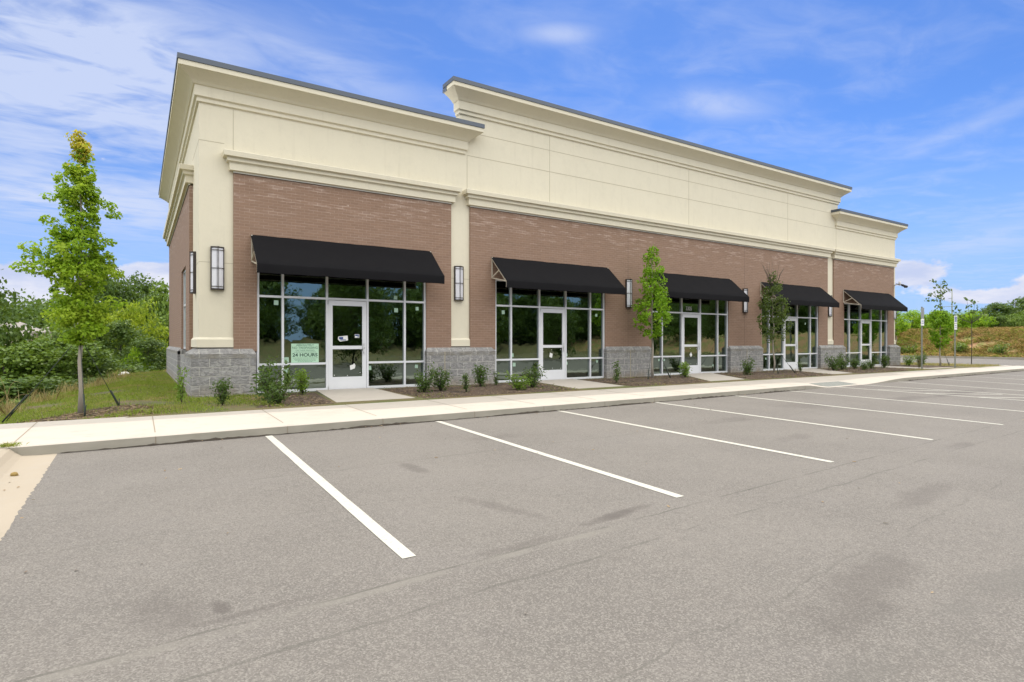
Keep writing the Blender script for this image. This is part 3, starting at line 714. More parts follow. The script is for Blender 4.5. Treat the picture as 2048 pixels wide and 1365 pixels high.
# side window
mb = MB(); wx_ = XL - .03
for y in (SWY0, (SWY0 + SWY1) / 2 - .025, SWY1 - .05): mb.box((wx_, y, 1.30), (XL + .05, y + .05, 3.50))
for z in (1.30, 2.50, 3.45):
    for y in (SWY0 + .05, (SWY0 + SWY1) / 2 + .025): mb.box((wx_ + .002, y, z), (XL + .05, y + (SWY1 - SWY0) / 2 - .075, z + .05))
sw = mb.build('side_window', M['alu'], bld)
mb = MB(); mb.box((XL + .0, SWY0 + .05, 1.35), (XL + .008, SWY1 - .05, 2.5)); mb.box((XL + .0, SWY0 + .05, 2.55), (XL + .008, SWY1 - .05, 3.45)); mb.build('glass', M['glass'], sw)
mb = MB(); mb.box((XL + .26, SWY0 - .3, .2), (XL + .28, SWY0 - .2, 3.9)); mb.build('window_jamb', M['interior'], sw)

# ------------------------------------------------------------------ storefronts
MU = [0, .57, 1.60, 2.62, 3.63, 4.23]; RL, RD = .945, 2.535
yF = YP - .03
def storefront(x0, k):
    t_ = .05; dpt = .11; mb = MB()
    xsn = [x0, x0 + .57 - t_ / 2, x0 + 1.60 - t_ / 2, x0 + 2.62 - t_ / 2, x0 + 3.63 - t_ / 2, x0 + SW - t_]
    for x in xsn: mb.box((x, yF, Z0), (x + t_, yF + dpt, ZH))
    for i in range(5):
        a, b = xsn[i] + t_, xsn[i + 1]
        zs = (ZH - .06, RD) if i == 2 else (Z0, RL, RD, ZH - .06)
        for z in zs: mb.box((a, yF + .003, z), (b, yF + dpt - .003, z + (.05 if z != Z0 else .055)))
    mb.box((x0 - .03, yF + .01, Z0 - .03), (x0 + 1.575, yF + dpt, Z0 - .001)); mb.box((x0 + 2.645, yF + .01, Z0 - .03), (x0 + SW + .03, yF + dpt, Z0 - .001))
    fr = mb.build('storefront_window', M['alu'], bld)
    g = MB(); rg = random.Random(50 + k)
    for i in range(5):
        a, b = xsn[i] + t_, xsn[i + 1]
        for z0, z1 in (((RD + .05, ZH - .06),) if i == 2 else ((Z0 + .055, RL), (RL + .05, RD), (RD + .05, ZH - .06))):
            y = yF + .055; tl, tl2 = rg.uniform(-.0012, .0012), rg.uniform(-.0012, .0012)
            g.add([(a, y - tl, z0), (b, y + tl, z0), (b, y + tl + tl2, z1), (a, y - tl + tl2, z1)], [(0, 1, 2, 3)])
    g.build('glass', M['glass'], fr)
    # small manufacturer labels stuck on the panes (plain squares)
    st = MB()
    spots = {0: [(.43, 2.42, .10), (3.39, 2.66, .095), (3.405, 2.33, .10), (4.0, 2.39, .085), (.66, 1.07, .11), (.645, .82, .11), (2.68, .83, .10), (3.98, .84, .085)],
             1: [(.32, 2.37, .10), (.63, 1.10, .10), (.70, .82, .10), (2.67, 1.09, .085), (2.68, .82, .085), (3.92, 2.37, .085), (3.95, .86, .075)],
             2: [(.45, .85, .07), (.72, .85, .07), (2.68, 1.07, .07), (3.75, 1.05, .07), (3.40, .60, .06)], 3: [(.4, .8, .07), (3.3, 2.3, .08)], 4: [(2.9, .85, .06)]}[k]
    for (dx_, z, sz) in spots:
        st = MB(); an = rg.uniform(-.08, .08); c_, s_ = math.cos(an), math.sin(an); y = yF + .052; X = x0 + dx_
        st.add([(X + c_ * a - s_ * b, y, z + s_ * a + c_ * b) for a, b in ((-sz / 2, -sz * .55), (sz / 2, -sz * .55), (sz / 2, sz * .55), (-sz / 2, sz * .55))] + [(X + c_ * a - s_ * b, y + .0008, z + s_ * a + c_ * b) for a, b in ((-sz / 2, -sz * .55), (sz / 2, -sz * .55), (sz / 2, sz * .55), (-sz / 2, sz * .55))],
               [(0, 1, 2, 3), (7, 6, 5, 4), (0, 4, 5, 1), (1, 5, 6, 2), (2, 6, 7, 3), (3, 7, 4, 0)])
        st.build('pane_label', M['sticker'], fr)
    # door leaf
    a, b = xsn[2] + t_ + .006, xsn[3] - .006; yd = yF + .012; d = MB()
    zt = RD - .012
    d.box((a, yd, Z0 + .005), (a + .105, yd + .045, zt)); d.box((b - .105, yd, Z0 + .005), (b, yd + .045, zt))
    d.box((a + .105, yd + .001, zt - .125), (b - .105, yd + .044, zt)); d.box((a + .105, yd + .001, 1.315), (b - .105, yd + .044, 1.40)); d.box((a + .105, yd + .001, Z0 + .006), (b - .105, yd + .044, .625))
    door = d.build('door', M['alu'], bld)
    g = MB()
    g.add([(a + .105, yd + .02, 1.40), (b - .105, yd + .0205, 1.40), (b - .105, yd + .021, zt - .125), (a + .105, yd + .02, zt - .125)], [(0, 1, 2, 3)])
    g.add([(a + .105, yd + .02, .625), (b - .105, yd + .02, .625), (b - .105, yd + .0208, 1.315), (a + .105, yd + .02, 1.315)], [(0, 1, 2, 3)])
    g.build('door_glass', M['door_glass'], door)
    hm = MB(); pts = []
    for q in range(9):
        th = math.pi * q / 8; pts.append((b - .055 - .045 * math.sin(th) * 1.3, yd - .055 * min(1, math.sin(th) * 2.2), 1.33 + .12 * math.cos(th)))
    hm.tube(pts, .011, 8); hm.tube([(b - .05, yd, 1.345), (b - .05, yd - .008, 1.345)], [.018, .018], 12); hm.build('door_handle', M['steel'], door)
    hg = MB(); hg.box((a - .02, yd - .012, zt - .10), (a + .008, yd, zt + .0)); hg.build('door_pivot', M['steel'], door); hg = MB(); hg.box((a - .012, yd - .012, Z0 + .01), (a + .008, yd, Z0 + .09)); hg.build('door_pivot', M['steel'], door)
    return fr, door, a, b, yd
doors = [storefront(x, k) for k, x in enumerate(SF)]
# closer boards with screw heads visible in the lower door lights
for k in (0, 1, 2):
    fr, door, a, b, yd = doors[k]; 
    for fx, z in ((.06, .67), (.5, .655), (.93, .72)) if k == 0 else ((.06, .67), (.5, .68), (.93, .67), (.05, 1.19), (.45, 1.25), (.92, 1.25)):
        x = a + .105 + fx * (b - a - .21); sc_ = MB(); sc_.tube([(x, yd + .019, z), (x, yd + .012, z)], [.012, .006], 8); sc_.build('screw_head', M['paper'], door)

def sheet(poly, y, th=.001):
    n = len(poly); m = MB(); m.add([(x, y, z) for x, z in poly] + [(x, y + th, z) for x, z in poly], [tuple(range(n)), tuple(range(2 * n - 1, n - 1, -1))] + [(i, n + i, n + (i + 1) % n, (i + 1) % n) for i in range(n)]); return m
a = doors[0][2]; yd = doors[0][4]
p = sheet([(4.16, 1.56), (4.21, 1.505), (4.415, 1.535), (4.40, 1.655), (4.17, 1.63)], yd + .014)
o = p.build('paper_notice', M['paper'], label='torn white and blue flyer stuck at mid height on the glass of the leftmost door', cat='notice', group='papers stuck on the shop doors'); move_to(o, (4.29, yd, 1.58))
q = MB(); q.box((4.19, yd + .012, 1.565), (4.29, yd + .0135, 1.62)); q.box((4.22, yd + .0118, 1.535), (4.36, yd + .0133, 1.556)); q.build('printing', M['blue_ink'], o)
p = MB(); p.box((4.585, yd + .014, 1.60), (4.70, yd + .0155, 1.69)); o = p.build('paper_notice', M['paper'], label='small square blue printed notice near the handle side of the leftmost door', cat='notice', group='papers stuck on the shop doors'); move_to(o, (4.64, yd, 1.64))
q = MB(); q.box((4.595, yd + .012, 1.645), (4.69, yd + .0137, 1.68)); q.box((4.655, yd + .0121, 1.612), (4.69, yd + .0138, 1.638)); q.build('printing', M['blue_ink'], o)
p = sheet([(4.47, .79), (4.585, .83), (4.60, .90), (4.575, .955), (4.55, .945), (4.545, .925), (4.455, .90)], yd + .012)
o = p.build('paper_notice', M['paper'], label='torn white paper low on the lower glass of the leftmost door', cat='notice', group='papers stuck on the shop doors'); move_to(o, (4.52, yd, .87))
for x, z, an, lb in ((10.75, 1.08, -.25, 'tilted white square paper on the lower glass of the second door from the left'), (17.21, 1.02, .75, 'white diamond turned paper on the lower glass of the third door from the left'), (24.02, 1.25, 0, 'small white tag on the glass of the fourth door from the left')):
    s_ = .075 if x < 20 else .05; pts = [(x + math.cos(an + t) * s_, z + math.sin(an + t) * s_ * 1.25) for t in (math.pi * .25, math.pi * .75, math.pi * 1.25, math.pi * 1.75)]
    p = sheet(pts[::-1], yd + .012); o = p.build('paper_notice', M['paper'], label=lb, cat='notice', group='papers stuck on the shop doors'); move_to(o, (x, yd, z))
# no trespassing board behind the first window
xs0, xs1, zs0, zs1 = 3.055, 3.70, 1.0, 1.455
mb = MB(); yS = yF + .049; mb.box((xs0, yS, zs0), (xs1, yS + .004, zs1)); sg = mb.build('trespass_sign', M['poster'], label='pale green no trespassing sign board in the leftmost shop window', cat='sign'); move_to(sg, ((xs0 + xs1) / 2, yS, zs0))
cx = (xs0 + xs1) / 2
mb = MB(); add_text(mb, 'ABSOLUTELY', .062, cx, yS - .0005, 1.400, 0, .0012, 1.12); add_text(mb, 'NO TRESPASSING', .076, cx, yS - .0005, 1.330, 0, .0008, 1.0); mb.build('heading', M['ink_faded'], sg)
mb = MB(); add_text(mb, 'ON THESE PREMISES', .052, cx, yS - .0005, 1.272, 0, 0, .95); mb.build('third_line', M['ink_faded'], sg)
mb = MB()
rl = random.Random(3)
for z, w in ((1.245, .50), (1.105, .56), (1.075, .50), (1.045, .46), (1.017, .34)):
    x = cx - w / 2; mb = MB()
    while x < cx + w / 2:
        L_ = rl.uniform(.012, .05); mb.box((x, yS - .001, z), (x + L_, yS, z + .010)); x += L_ + .010
    mb.build('small_print', M['ink_faded'], sg)
mb = MB(); add_text(mb, '24 HOURS', .112, cx, yS - .0006, 1.145, 0, .0028, 1.14); mb.build('hours_text', M['ink'], sg)
# street number over the third door
mb = MB(); add_text(mb, '3305', .20, 17.12, yF + .045, 2.665, 0, .004, .82)
o = mb.build('street_number', M['white_vinyl'], label='white street number 3305 on the transom glass above the third door', cat='number'); move_to(o, (17.12, yF, 2.665))

# ------------------------------------------------------------------ awnings
def make_awning():
    W = 4.50; aw = empty('awning', (0, 0, 0)); zt, zb, zv, pr = 3.95, 3.205, 3.005, .83
    N = 22; c = MB(); vs = []
    for i in range(N + 1):
        x = W * i / N
        for j in range(7):
            t = j / 6; sag = -.012 * math.sin(math.pi * t) * (1 - .6 * abs(math.cos(math.pi * 4 * i / N)))
            sag += .006 * (i in (1, 7, 8, 14, 15, 21)) - .003 * math.sin(i * 2.7 + j)
            vs.append((x, -pr * t, zt + (zb - zt) * t + sag))
        vs.append((x, -pr - .004, zb - .012)); vs.append((x, -pr, zv + .004 * math.sin(i * 1.9)))
    n = 9; k = len(vs); back = [(x, y + .006, z - .006) for x, y, z in vs]
    fs = [(i * n + j, i * n + j + 1, (i + 1) * n + j + 1, (i + 1) * n + j) for i in range(N) for j in range(n - 1)]
    c.add(vs, fs, 0, True); c.add(back, [tuple(reversed(f)) for f in fs], 0, True)
    hems = MB()
    cp = c.build('canopy', M['canvas'], aw)
    f = MB(); b_ = .028
    for x in (.02, W - .02):
        f.box((x - .014, -.002, 3.33), (x + .014, -.030, zt - .005))
        f.bar((x, -.016, 3.345), (x, -pr + .06, 3.195), b_, b_)
        f.bar((x, -.03, zt - .06), (x, -pr + .03, zb - .035), b_, b_)
        f.bar((x, -.03, 3.36), (x, -pr * .50, (zt + zb) / 2 - .05), b_, b_)
        f.bar((x, -pr + .02, zb), (x, -pr + .02, zv + .03), b_, b_)
    f.bar((.01, -pr + .03, zb - .04), (W - .01, -pr + .03, zb - .04), b_, b_); f.bar((0, -pr + .018, zv + .025), (W, -pr + .018, zv + .025), .02, .02); f.bar((.01, -.018, zt - .055), (W - .01, -.018, zt - .055), b_, b_)
    for x in (W * .33, W * .67):
        f.bar((x, -.03, zt - .07), (x, -pr + .035, zb - .04), b_, b_); f.bar((x, -.016, 3.345), (x, -pr + .06, 3.19), b_, b_)
    f.build('awning_frame', M['awning_bar'], aw)
    return aw
AWL = ['black canvas awning over the leftmost storefront beside the corner pilaster', 'black canvas awning over the second storefront from the left', 'black canvas awning over the middle storefront partly behind the bright green tree',
       'black canvas awning over the fourth storefront behind the dull green thin tree', 'black canvas awning over the rightmost storefront under the security camera']
def copy_tree(o, parent=None):
    c = o.copy(); col.objects.link(c); c.parent = parent
    for ch in list(o.children): copy_tree(ch, c)
    return c
aw0 = make_awning()
AX = [2.155, 8.555, 14.94, 21.36, 27.76]
for i, x in enumerate(AX):
    o = aw0 if i == 0 else copy_tree(aw0)
    o.location = (x, YB - .001, 0); tag(o, AWL[i], 'awning', 'black awnings over the storefronts')
for o in [o for o in col.objects if o.name.split('.')[0] == 'awning']:    # origin at the lowest edge of the awning
    o.location.z += 3.0
    for ch in o.children: ch.location.z -= 3.0

# ------------------------------------------------------------------ wall lamps
def make_lamp():
    L = empty('wall_lamp', (0, 0, 0)); w, hgt, dd = .27, .96, .115
    n = 10; ptsf = [(-w / 2 + w * i / n, -.045 - (dd - .045) * math.sin(math.pi * i / n) ** .5 * 1.0) for i in range(n + 1)]
    ptsf = [(x, -(.060 + .055 * (1 - (2 * x / w) ** 2))) for x in lin(-w / 2, w / 2, n + 1)]
    d = MB(); e = .010
    vs = [(x * .93, y + e, z) for z in (.03, hgt - .03) for x, y in ptsf] ; m_ = n + 1
    d.add(vs, [(i, i + 1, m_ + i + 1, m_ + i) for i in range(n)], 0, True)
    d.add([(-w / 2 * .93, -.005, .03), (w / 2 * .93, -.005, .03), (w / 2 * .93, -.005, hgt - .03), (-w / 2 * .93, -.005, hgt - .03), vs[0], vs[n], vs[m_ + n], vs[m_]], [(0, 4, 7, 3), (1, 2, 6, 5)])
    d.build('diffuser', M['opal'], L)
    c = MB(); c.box((-w / 2, -.004, 0), (w / 2, 0, hgt))
    for z0, z1 in ((0, .03), (hgt - .03, hgt)):
        poly = [(-w / 2, -.004)] + [(x, y) for x, y in ptsf] + [(w / 2, -.004)]
        c.prism(poly, z0, z1)
    for x in (-w / 2 + .009, w / 2 - .009): c.box((x - .010, -.064, 0), (x + .010, -.004, hgt))
    def arc(z, r=.006):
        c.tube([(x, y - .003, z) for x, y in ptsf], r, 6)
    for z in (.055, .075, .48, hgt - .055, hgt - .078): 
        if z in (.055, hgt - .055): continue
        arc(z, .007)
    for x in (-.012, .016):
        y = -(.060 + .055 * (1 - (2 * x / w) ** 2)) - .006; c.box((x - .004, y - .004, 0), (x + .004, y + .003, hgt + .008))
    c.build('cage', M['bronze'], L)
    return L
lamp = make_lamp()
LL = [((1.475, YP - .001, 2.655), 0, 'bronze caged white wall lamp on the front of the left corner pilaster'),
      ((XL - .001, YP + .86, 2.62), -90, 'bronze caged white wall lamp on the side face of the left corner pilaster'),
      ((7.52, YP - .001, 2.65), 0, 'bronze caged white wall lamp on the cream pilaster between the first and second awnings'),
      ((13.97, YB - .001, 2.66), 0, 'bronze caged white wall lamp on brick between the second and third awnings'),
      ((20.33, YB - .001, 2.66), 0, 'bronze caged white wall lamp on brick between the third and fourth awnings'),
      ((26.68, YP - .001, 2.66), 0, 'bronze caged white wall lamp on the cream pilaster between the fourth and fifth awnings'),
      ((32.84, YP - .001, 2.66), 0, 'bronze caged white wall lamp at the right end under the last awning')]
for i, (p, rz, lb) in enumerate(LL):
    o = lamp if i == 0 else copy_tree(lamp); o.location = p; o.rotation_euler = (0, 0, R(rz)); tag(o, lb, 'wall lamp', 'bronze caged wall lamps along the facade')
# security camera
sc = empty('security_camera', (32.95, YP - .01, 4.40), 'black and grey security camera on the right end of the facade', 'camera')
mb = MB(); mb.tube([(32.86, YP, 4.44), (32.86, YP - .05, 4.44)], .05, 10); mb.tube([(32.86, YP - .04, 4.44), (32.9, YP - .26, 4.46)], .02, 8); mb.tube([(32.9, YP - .26, 4.40), (32.9, YP - .26, 4.60)], .055, 10); mb.build('mount', M['camera_white'], sc)
mb = MB(); mb.tube([(32.9, YP - .26, 4.46), (33.12, YP - .34, 4.44)], .025, 8); mb.tube([(33.05, YP - .30, 4.42), (33.34, YP - .40, 4.34)], [.055, .065], 10); mb.tube([(33.2, YP - .36, 4.38), (33.22, YP - .37, 4.28)], [.05, .035], 10); mb.tube([(32.9, YP - .26, 4.45), (32.62, YP - .22, 4.47)], .018, 8); mb.build('housing', M['black_plastic'], sc)

# ------------------------------------------------------------------ foliage helpers
def leaf_quads(C, N, L, Wd, rng):
    """rhombic folded leaves at centres C with rough normals N"""
    n = len(C); a = rng.normal(size=(n, 3)); a -= N * (a * N).sum(1, keepdims=True); a /= np.linalg.norm(a, axis=1, keepdims=True) + 1e-9
    b = np.cross(N, a); L = L * rng.uniform(.7, 1.25, (n, 1)); Wd = Wd * rng.uniform(.7, 1.25, (n, 1))
    V = np.stack([C - a * L / 2, C + b * Wd / 2 + N * Wd * .15 + a * L * .08, C + a * L / 2, C - b * Wd / 2 + N * Wd * .15 + a * L * .08], 1).reshape(-1, 3)
    return V, np.arange(4 * n).reshape(-1, 4)
def crown_pts(rng, z0, z1, prof, nclump, per, cr, flat=.8, shell=.55, lean=(0, 0)):
    t = rng.uniform(0, 1, nclump * 3); w = np.interp(t, [p[0] for p in prof], [p[1] for p in prof])
    keep = rng.uniform(0, w.max(), len(t)) < w; t = t[keep][:nclump]; w = w[keep][:nclump]
    th = rng.uniform(0, 2 * np.pi, len(t)); rr_ = w * (shell + (1 - shell) * rng.uniform(0, 1, len(t)) ** .5) * rng.uniform(.45, 1.08, len(t))
    cc = np.stack([rr_ * np.cos(th) + lean[0] * t, rr_ * np.sin(th) + lean[1] * t, z0 + (z1 - z0) * t], 1)
    sz = cr * rng.uniform(.6, 1.35, len(t))
    P = []; Nn = []
    for c, s_ in zip(cc, sz):
        g = rng.normal(size=(per, 3)); g /= np.linalg.norm(g, axis=1, keepdims=True); rad = s_ * rng.uniform(.25, 1, (per, 1)) ** .6
        q = c + g * rad * np.array([1, 1, flat]); P.append(q)
        nn = g * .6 + np.array([0, 0, .55]) + rng.normal(size=(per, 3)) * .55; Nn.append(nn)
    P = np.concatenate(P); Nn = np.concatenate(Nn); Nn /= np.linalg.norm(Nn, axis=1, keepdims=True)
    return P, Nn, cc
def limb_mesh(mb, base, top, r0, r1, cc, nl, rng, wob=.03, seg=8, rl=.35, ztk=.35):
    base, top = np.array(base, float), np.array(top, float); pts = []
    for i in range(seg + 1):
        t = i / seg; pts.append(tuple(base + (top - base) * t + np.array([rng.uniform(-wob, wob), rng.uniform(-wob, wob), 0]) * (0 < i < seg)))
    mb.tube(pts, [r0 + (r1 - r0) * (i / seg) ** .8 for i in range(seg + 1)], 9)
    idx = rng.permutation(len(cc))[:nl]
    for i in idx:
        c = cc[i]; ht = (c[2] - base[2]) / (top[2] - base[2]); t = max(.12, min(.95, ht - ztk * rng.uniform(.3, .8) * np.hypot(c[0] - base[0], c[1] - base[1]) / max(.1, (top[2] - base[2]))))
        s_ = base + (top - base) * t; r = (r0 + (r1 - r0) * t) * rl
        m_ = (s_ + c) / 2 + np.array([0, 0, .04]); mb.tube([tuple(s_), tuple(m_), tuple(c)], [r, r * .7, r * .3], 5)
def make_tree(name, loc, h, prof, z0f, nclump, per, cr, leaf, lmat, seed, trunk_r=.04, nl=20, label=None, cat='tree', group=None, bark='bark', lean=(0, 0), top=None, flat=.8, wob=.03, shell=.55, trunk_top=.93):
    rng = np.random.default_rng(seed); root = empty(name, loc, label, cat, group)
    P, Nn, cc = crown_pts(rng, z0f * h, h, prof, nclump, per, cr, flat, shell, lean)
    V, Fq = leaf_quads(P, Nn, leaf, leaf * .72, rng)
    mi = None; mats = [lmat]
    if top: mats = [lmat, top[0]]; zc = P[:, 2] + rng.normal(size=len(P)) * .12 * (top[2] if len(top) > 2 else 1); mi = (zc > top[1] * h).astype(int)
    o = np_mesh('crown', V, Fq, mats, mi); o.parent = root
    mb = MB(); limb_mesh(mb, (0, 0, -.05), (lean[0] * .9, lean[1] * .9, h * trunk_top), trunk_r, trunk_r * .15, cc, nl, rng, wob)
    t = mb.build('trunk', M[bark]); t.parent = root
    return root
def stakes(root, spots, tie=(0, 0, 1.35), r=.012):
    m = 0
    for (x, y, ztop_) in spots:
        mb = MB(); mb.tube([(x, y, -.05), (tie[0], tie[1], tie[2])], .006, 5); k = .28; dx_, dy_, dz_ = tie[0] - x, tie[1] - y, tie[2]
        mb.tube([(x - dx_ * .05, y - dy_ * .05, -.06), (x + dx_ * k, y + dy_ * k, dz_ * k)], r * 1.2, 6)
        mb.tube([(x + dx_ * .05, y, dz_ * .02), (x + dx_ * .12 + .03, y, dz_ * .16)], r * .6, 5)
        o = mb.build('stake', M['stake']); o.parent = root

# young maple on the left lawn
tz = gz(-.9, 13.0)
t1 = empty('maple_tree', (-.885, 12.97, tz), 'tall young maple with yellowing tip on the lawn left of the building', 'tree')
rng = np.random.default_rng(11)
H1 = 5.15
prof = [(0, .14), (.07, .36), (.16, .44), (.27, .50), (.38, .54), (.46, .48), (.55, .34), (.66, .30), (.73, .31), (.80, .24), (.845, .10), (.875, .08), (.90, .17), (.96, .15), (1, .06)]
P, Nn, cc = crown_pts(rng, 1.25, H1, prof, 300, 46, .12, .75, .35)
ex = []; exn = []
for (c, s_, k_) in (((-.62, .2, 2.80), .19, 120), ((-.70, .1, 2.95), .16, 90), ((-.78, 0, 2.60), .16, 90), ((-.55, -.1, 2.55), .2, 130), ((.40, .3, 3.85), .13, 90), ((.50, .2, 3.68), .12, 80), ((.50, -.1, 2.55), .15, 110), ((-.42, 0, 3.85), .12, 50), ((.44, .1, 3.15), .1, 50), ((-.45, 0, 3.45), .12, 60), ((.5, -.2, 2.0), .2, 120), ((.15, -.3, 1.5), .22, 160), ((-.25, -.3, 1.75), .22, 160)):
    g = rng.normal(size=(k_, 3)); g /= np.linalg.norm(g, axis=1, keepdims=True); q = np.array(c) + g * s_ * rng.uniform(.3, 1, (k_, 1)) ** .6 * np.array([1.2, 1, .7]); ex.append(q)
    nn = g * .5 + np.array([0, 0, .6]) + rng.normal(size=(k_, 3)) * .5; exn.append(nn / np.linalg.norm(nn, axis=1, keepdims=True))
P = np.concatenate([P] + ex); Nn = np.concatenate([Nn] + exn)
V, Fq = leaf_quads(P, Nn, .064, .052, rng); zz = P[:, 2] + rng.normal(size=len(P)) * .12
o = np_mesh('crown', V, Fq, [M['maple'], M['maple_top']], (zz > 4.62).astype(int)); o.parent = t1
mb = MB(); limb_mesh(mb, (0, 0, -.05), (.02, 0, 4.95), .043, .007, cc, 55, rng, .025, 10, .3)
o = mb.build('trunk', M['bark']); o.parent = t1
stakes(t1, [(-1.0, -.1, 0), (.12, -.75, 0), (.62, .25, 0)], (0, 0, 1.4))
# maple by the middle storefront
prof2 = [(0, .20), (.06, .50), (.15, .68), (.27, .72), (.38, .60), (.50, .50), (.62, .42), (.72, .40), (.82, .26), (.92, .17), (1, .05)]
t2 = make_tree('maple_tree', (14.2, 13.45, .30), 4.42, prof2, .30, 150, 28, .155, .085, M['maple_lime'], 5, .045, 30, 'bright green young maple staked in the bed before the middle storefront', top=None, lean=(-.05, 0))
stakes(t2, [(-.75, -.5, 0), (.35, -.45, 0)], (0, 0, 1.35))
# thin dull tree by the fourth storefront
prof3 = [(0, .22), (.1, .48), (.25, .62), (.4, .60), (.55, .50), (.7, .40), (.82, .26), (.92, .13), (1, .05)]
t3 = make_tree('willow_oak', (20.35, 13.1, .30), 3.80, prof3, .32, 115, 28, .17, .075, M['willow'], 9, .04, 36, 'dull olive green young tree with bare top twigs before the fourth storefront', wob=.04)
rng = np.random.default_rng(77); mb = MB()
for i in range(16):
    x, y = rng.uniform(-.3, .3), rng.uniform(-.25, .25); a_ = (x * .3, y * .3, 3.2); mb.tube([a_, (x, y, 3.75), (x * 1.5 + rng.uniform(-.1, .1), y * 1.5, 4.05 + rng.uniform(-.1, .25))], [.008, .006, .003], 4)
o = mb.build('bare_twigs', M['bark_dark']); o.parent = t3
stakes(t3, [(.55, -.55, 0), (-.5, -.5, 0)], (0, 0, 1.1))
# young trees round the right end
t4 = make_tree('young_tree', (33.8, 12.7, .28), 2.75, [(0, .18), (.2, .48), (.45, .70), (.65, .66), (.85, .45), (1, .22)], .36, 110, 30, .17, .10, M['maple_lime'], 21, .045, 16, 'staked young tree between the sign posts with dense green crown')
rng = np.random.default_rng(5); C = []; 
for i in range(30):
    t = rng.uniform(0, 1); c = np.array([rng.normal() * (.34 - .2 * t), rng.normal() * .22, 2.75 + 1.55 * t]); k_ = 7
    C.append(c + rng.normal(size=(k_, 3)) * .055)
C = np.concatenate(C); Nn = rng.normal(size=C.shape); Nn /= np.linalg.norm(Nn, axis=1, keepdims=True); V, Fq = leaf_quads(C, Nn, .13, .08, rng); o = np_mesh('top_leaves', V, Fq, M['willow']); o.parent = t4
mb = MB(); mb.tube([(0, 0, 2.4), (.05, 0, 3.3), (0, 0, 4.25)], [.02, .012, .004], 5); o = mb.build('leader', M['bark_dark']); o.parent = t4
stakes(t4, [(1.1, .4, 0), (.25, -.3, 0)], (0, 0, 1.3))
t5 = empty('young_tree', (36.3, 12.25, .27), 'sparse young tree with spreading dark leafy branches behind the right sign post', 'tree')
mb = MB(); rng = np.random.default_rng(15); C = []
mb.tube([(0, 0, 0), (.02, 0, 1.4), (.0, 0, 2.35)], [.022, .018, .012], 6)
for tip in ((-1.45, .2, 2.95), (-.9, 0, 3.2), (-.25, 0, 3.45), (.35, .2, 3.35), (.9, 0, 3.05), (1.35, -.1, 3.3), (-.7, .3, 2.75), (1.0, .3, 2.8), (.1, -.3, 3.0)):
    tip = np.array(tip); s_ = np.array([0, 0, 2.2]); mid = (s_ + tip) / 2 + np.array([0, 0, -.08]); mb.tube([tuple(s_), tuple(mid), tuple(tip)], [.012, .008, .004], 5)
    for k_ in range(17):
        t = rng.uniform(.35, 1.05); C.append(s_ + (tip - s_) * t + rng.normal(size=3) * .075 + np.array([0, 0, -.05 * (1 - t)]))
o = mb.build('trunk', M['bark_dark']); o.parent = t5
C = np.array(C); Nn = rng.normal(size=C.shape); Nn /= np.linalg.norm(Nn, axis=1, keepdims=True); V, Fq = leaf_quads(C, Nn, .17, .11, rng); o = np_mesh('crown', V, Fq, M['forest_dark']); o.parent = t5; t5.rotation_euler = (0, 0, -.574)

# ------------------------------------------------------------------ shrubs
def shrub_proto(kind, seed):
    rng = np.random.default_rng(seed); h = 1.0; mb = MB(); C = []; Nn = []
    nst = 9 if kind != 'thin' else 5
    for i in range(nst):
        th = rng.uniform(0, 6.28); sp = rng.uniform(.08, .44) * (.55 if kind == 'thin' else 1); tip = np.array([math.cos(th) * sp, math.sin(th) * sp, rng.uniform(.72, 1.0) if i % 3 else rng.uniform(.5, .8)])
        mid = tip * np.array([.45, .45, .5]); mb.tube([(0, 0, -.03), tuple(mid), tuple(tip)], [.014, .011, .004], 5)
        for k_ in range(70 if kind != 'thin' else 50):
            t = rng.uniform(.22, 1.02); p = mid * (1 - t) * 2 * t + tip * t * t + (1 - t) ** 2 * 0; p = tip * t + (mid - tip * .5) * 4 * t * (1 - t) * .5
            r_ = .10 if kind != 'thin' else .075; C.append(p + rng.normal(size=3) * r_ * (.5 + .6 * (1 - abs(t - .6)))); Nn.append(rng.normal(size=3) * .7 + np.array([0, 0, .6]))
    C = np.array(C); C[:, 2] = np.clip(C[:, 2], .06, 2); Nn = np.array(Nn); Nn /= np.linalg.norm(Nn, axis=1, keepdims=True)
    V, Fq = leaf_quads(C, Nn, .115, .050, rng)
    return V, Fq, mb
SP = {}
for kind in ('full', 'thin'):
    for sd in (1, 2, 3): SP[(kind, sd)] = shrub_proto(kind, sd * 7 + (kind == 'thin'))
SMESH = {}
def shrub(x, y, h, w, kind, sd, m, label, rz=0, group='shrubs planted along the facade', z=None):
    z = .30 if z is None else z; root = empty('shrub', (x, y, z), label, 'shrub', group); root.rotation_euler = (0, 0, rz); root.scale = (w / .8, w / .8, h)
    key = (kind, sd, m)
    if key not in SMESH:
        V, Fq, mb = SP[(kind, sd)]; a = np_mesh('leaves', V, Fq, M[m]); b = mb.build('stems', M['bark_dark']); SMESH[key] = (a.data, b.data); a.parent = root; b.parent = root
    else:
        for nm, d in zip(('leaves', 'stems'), SMESH[key]): c = bpy.data.objects.new(nm, d); col.objects.link(c); c.parent = root
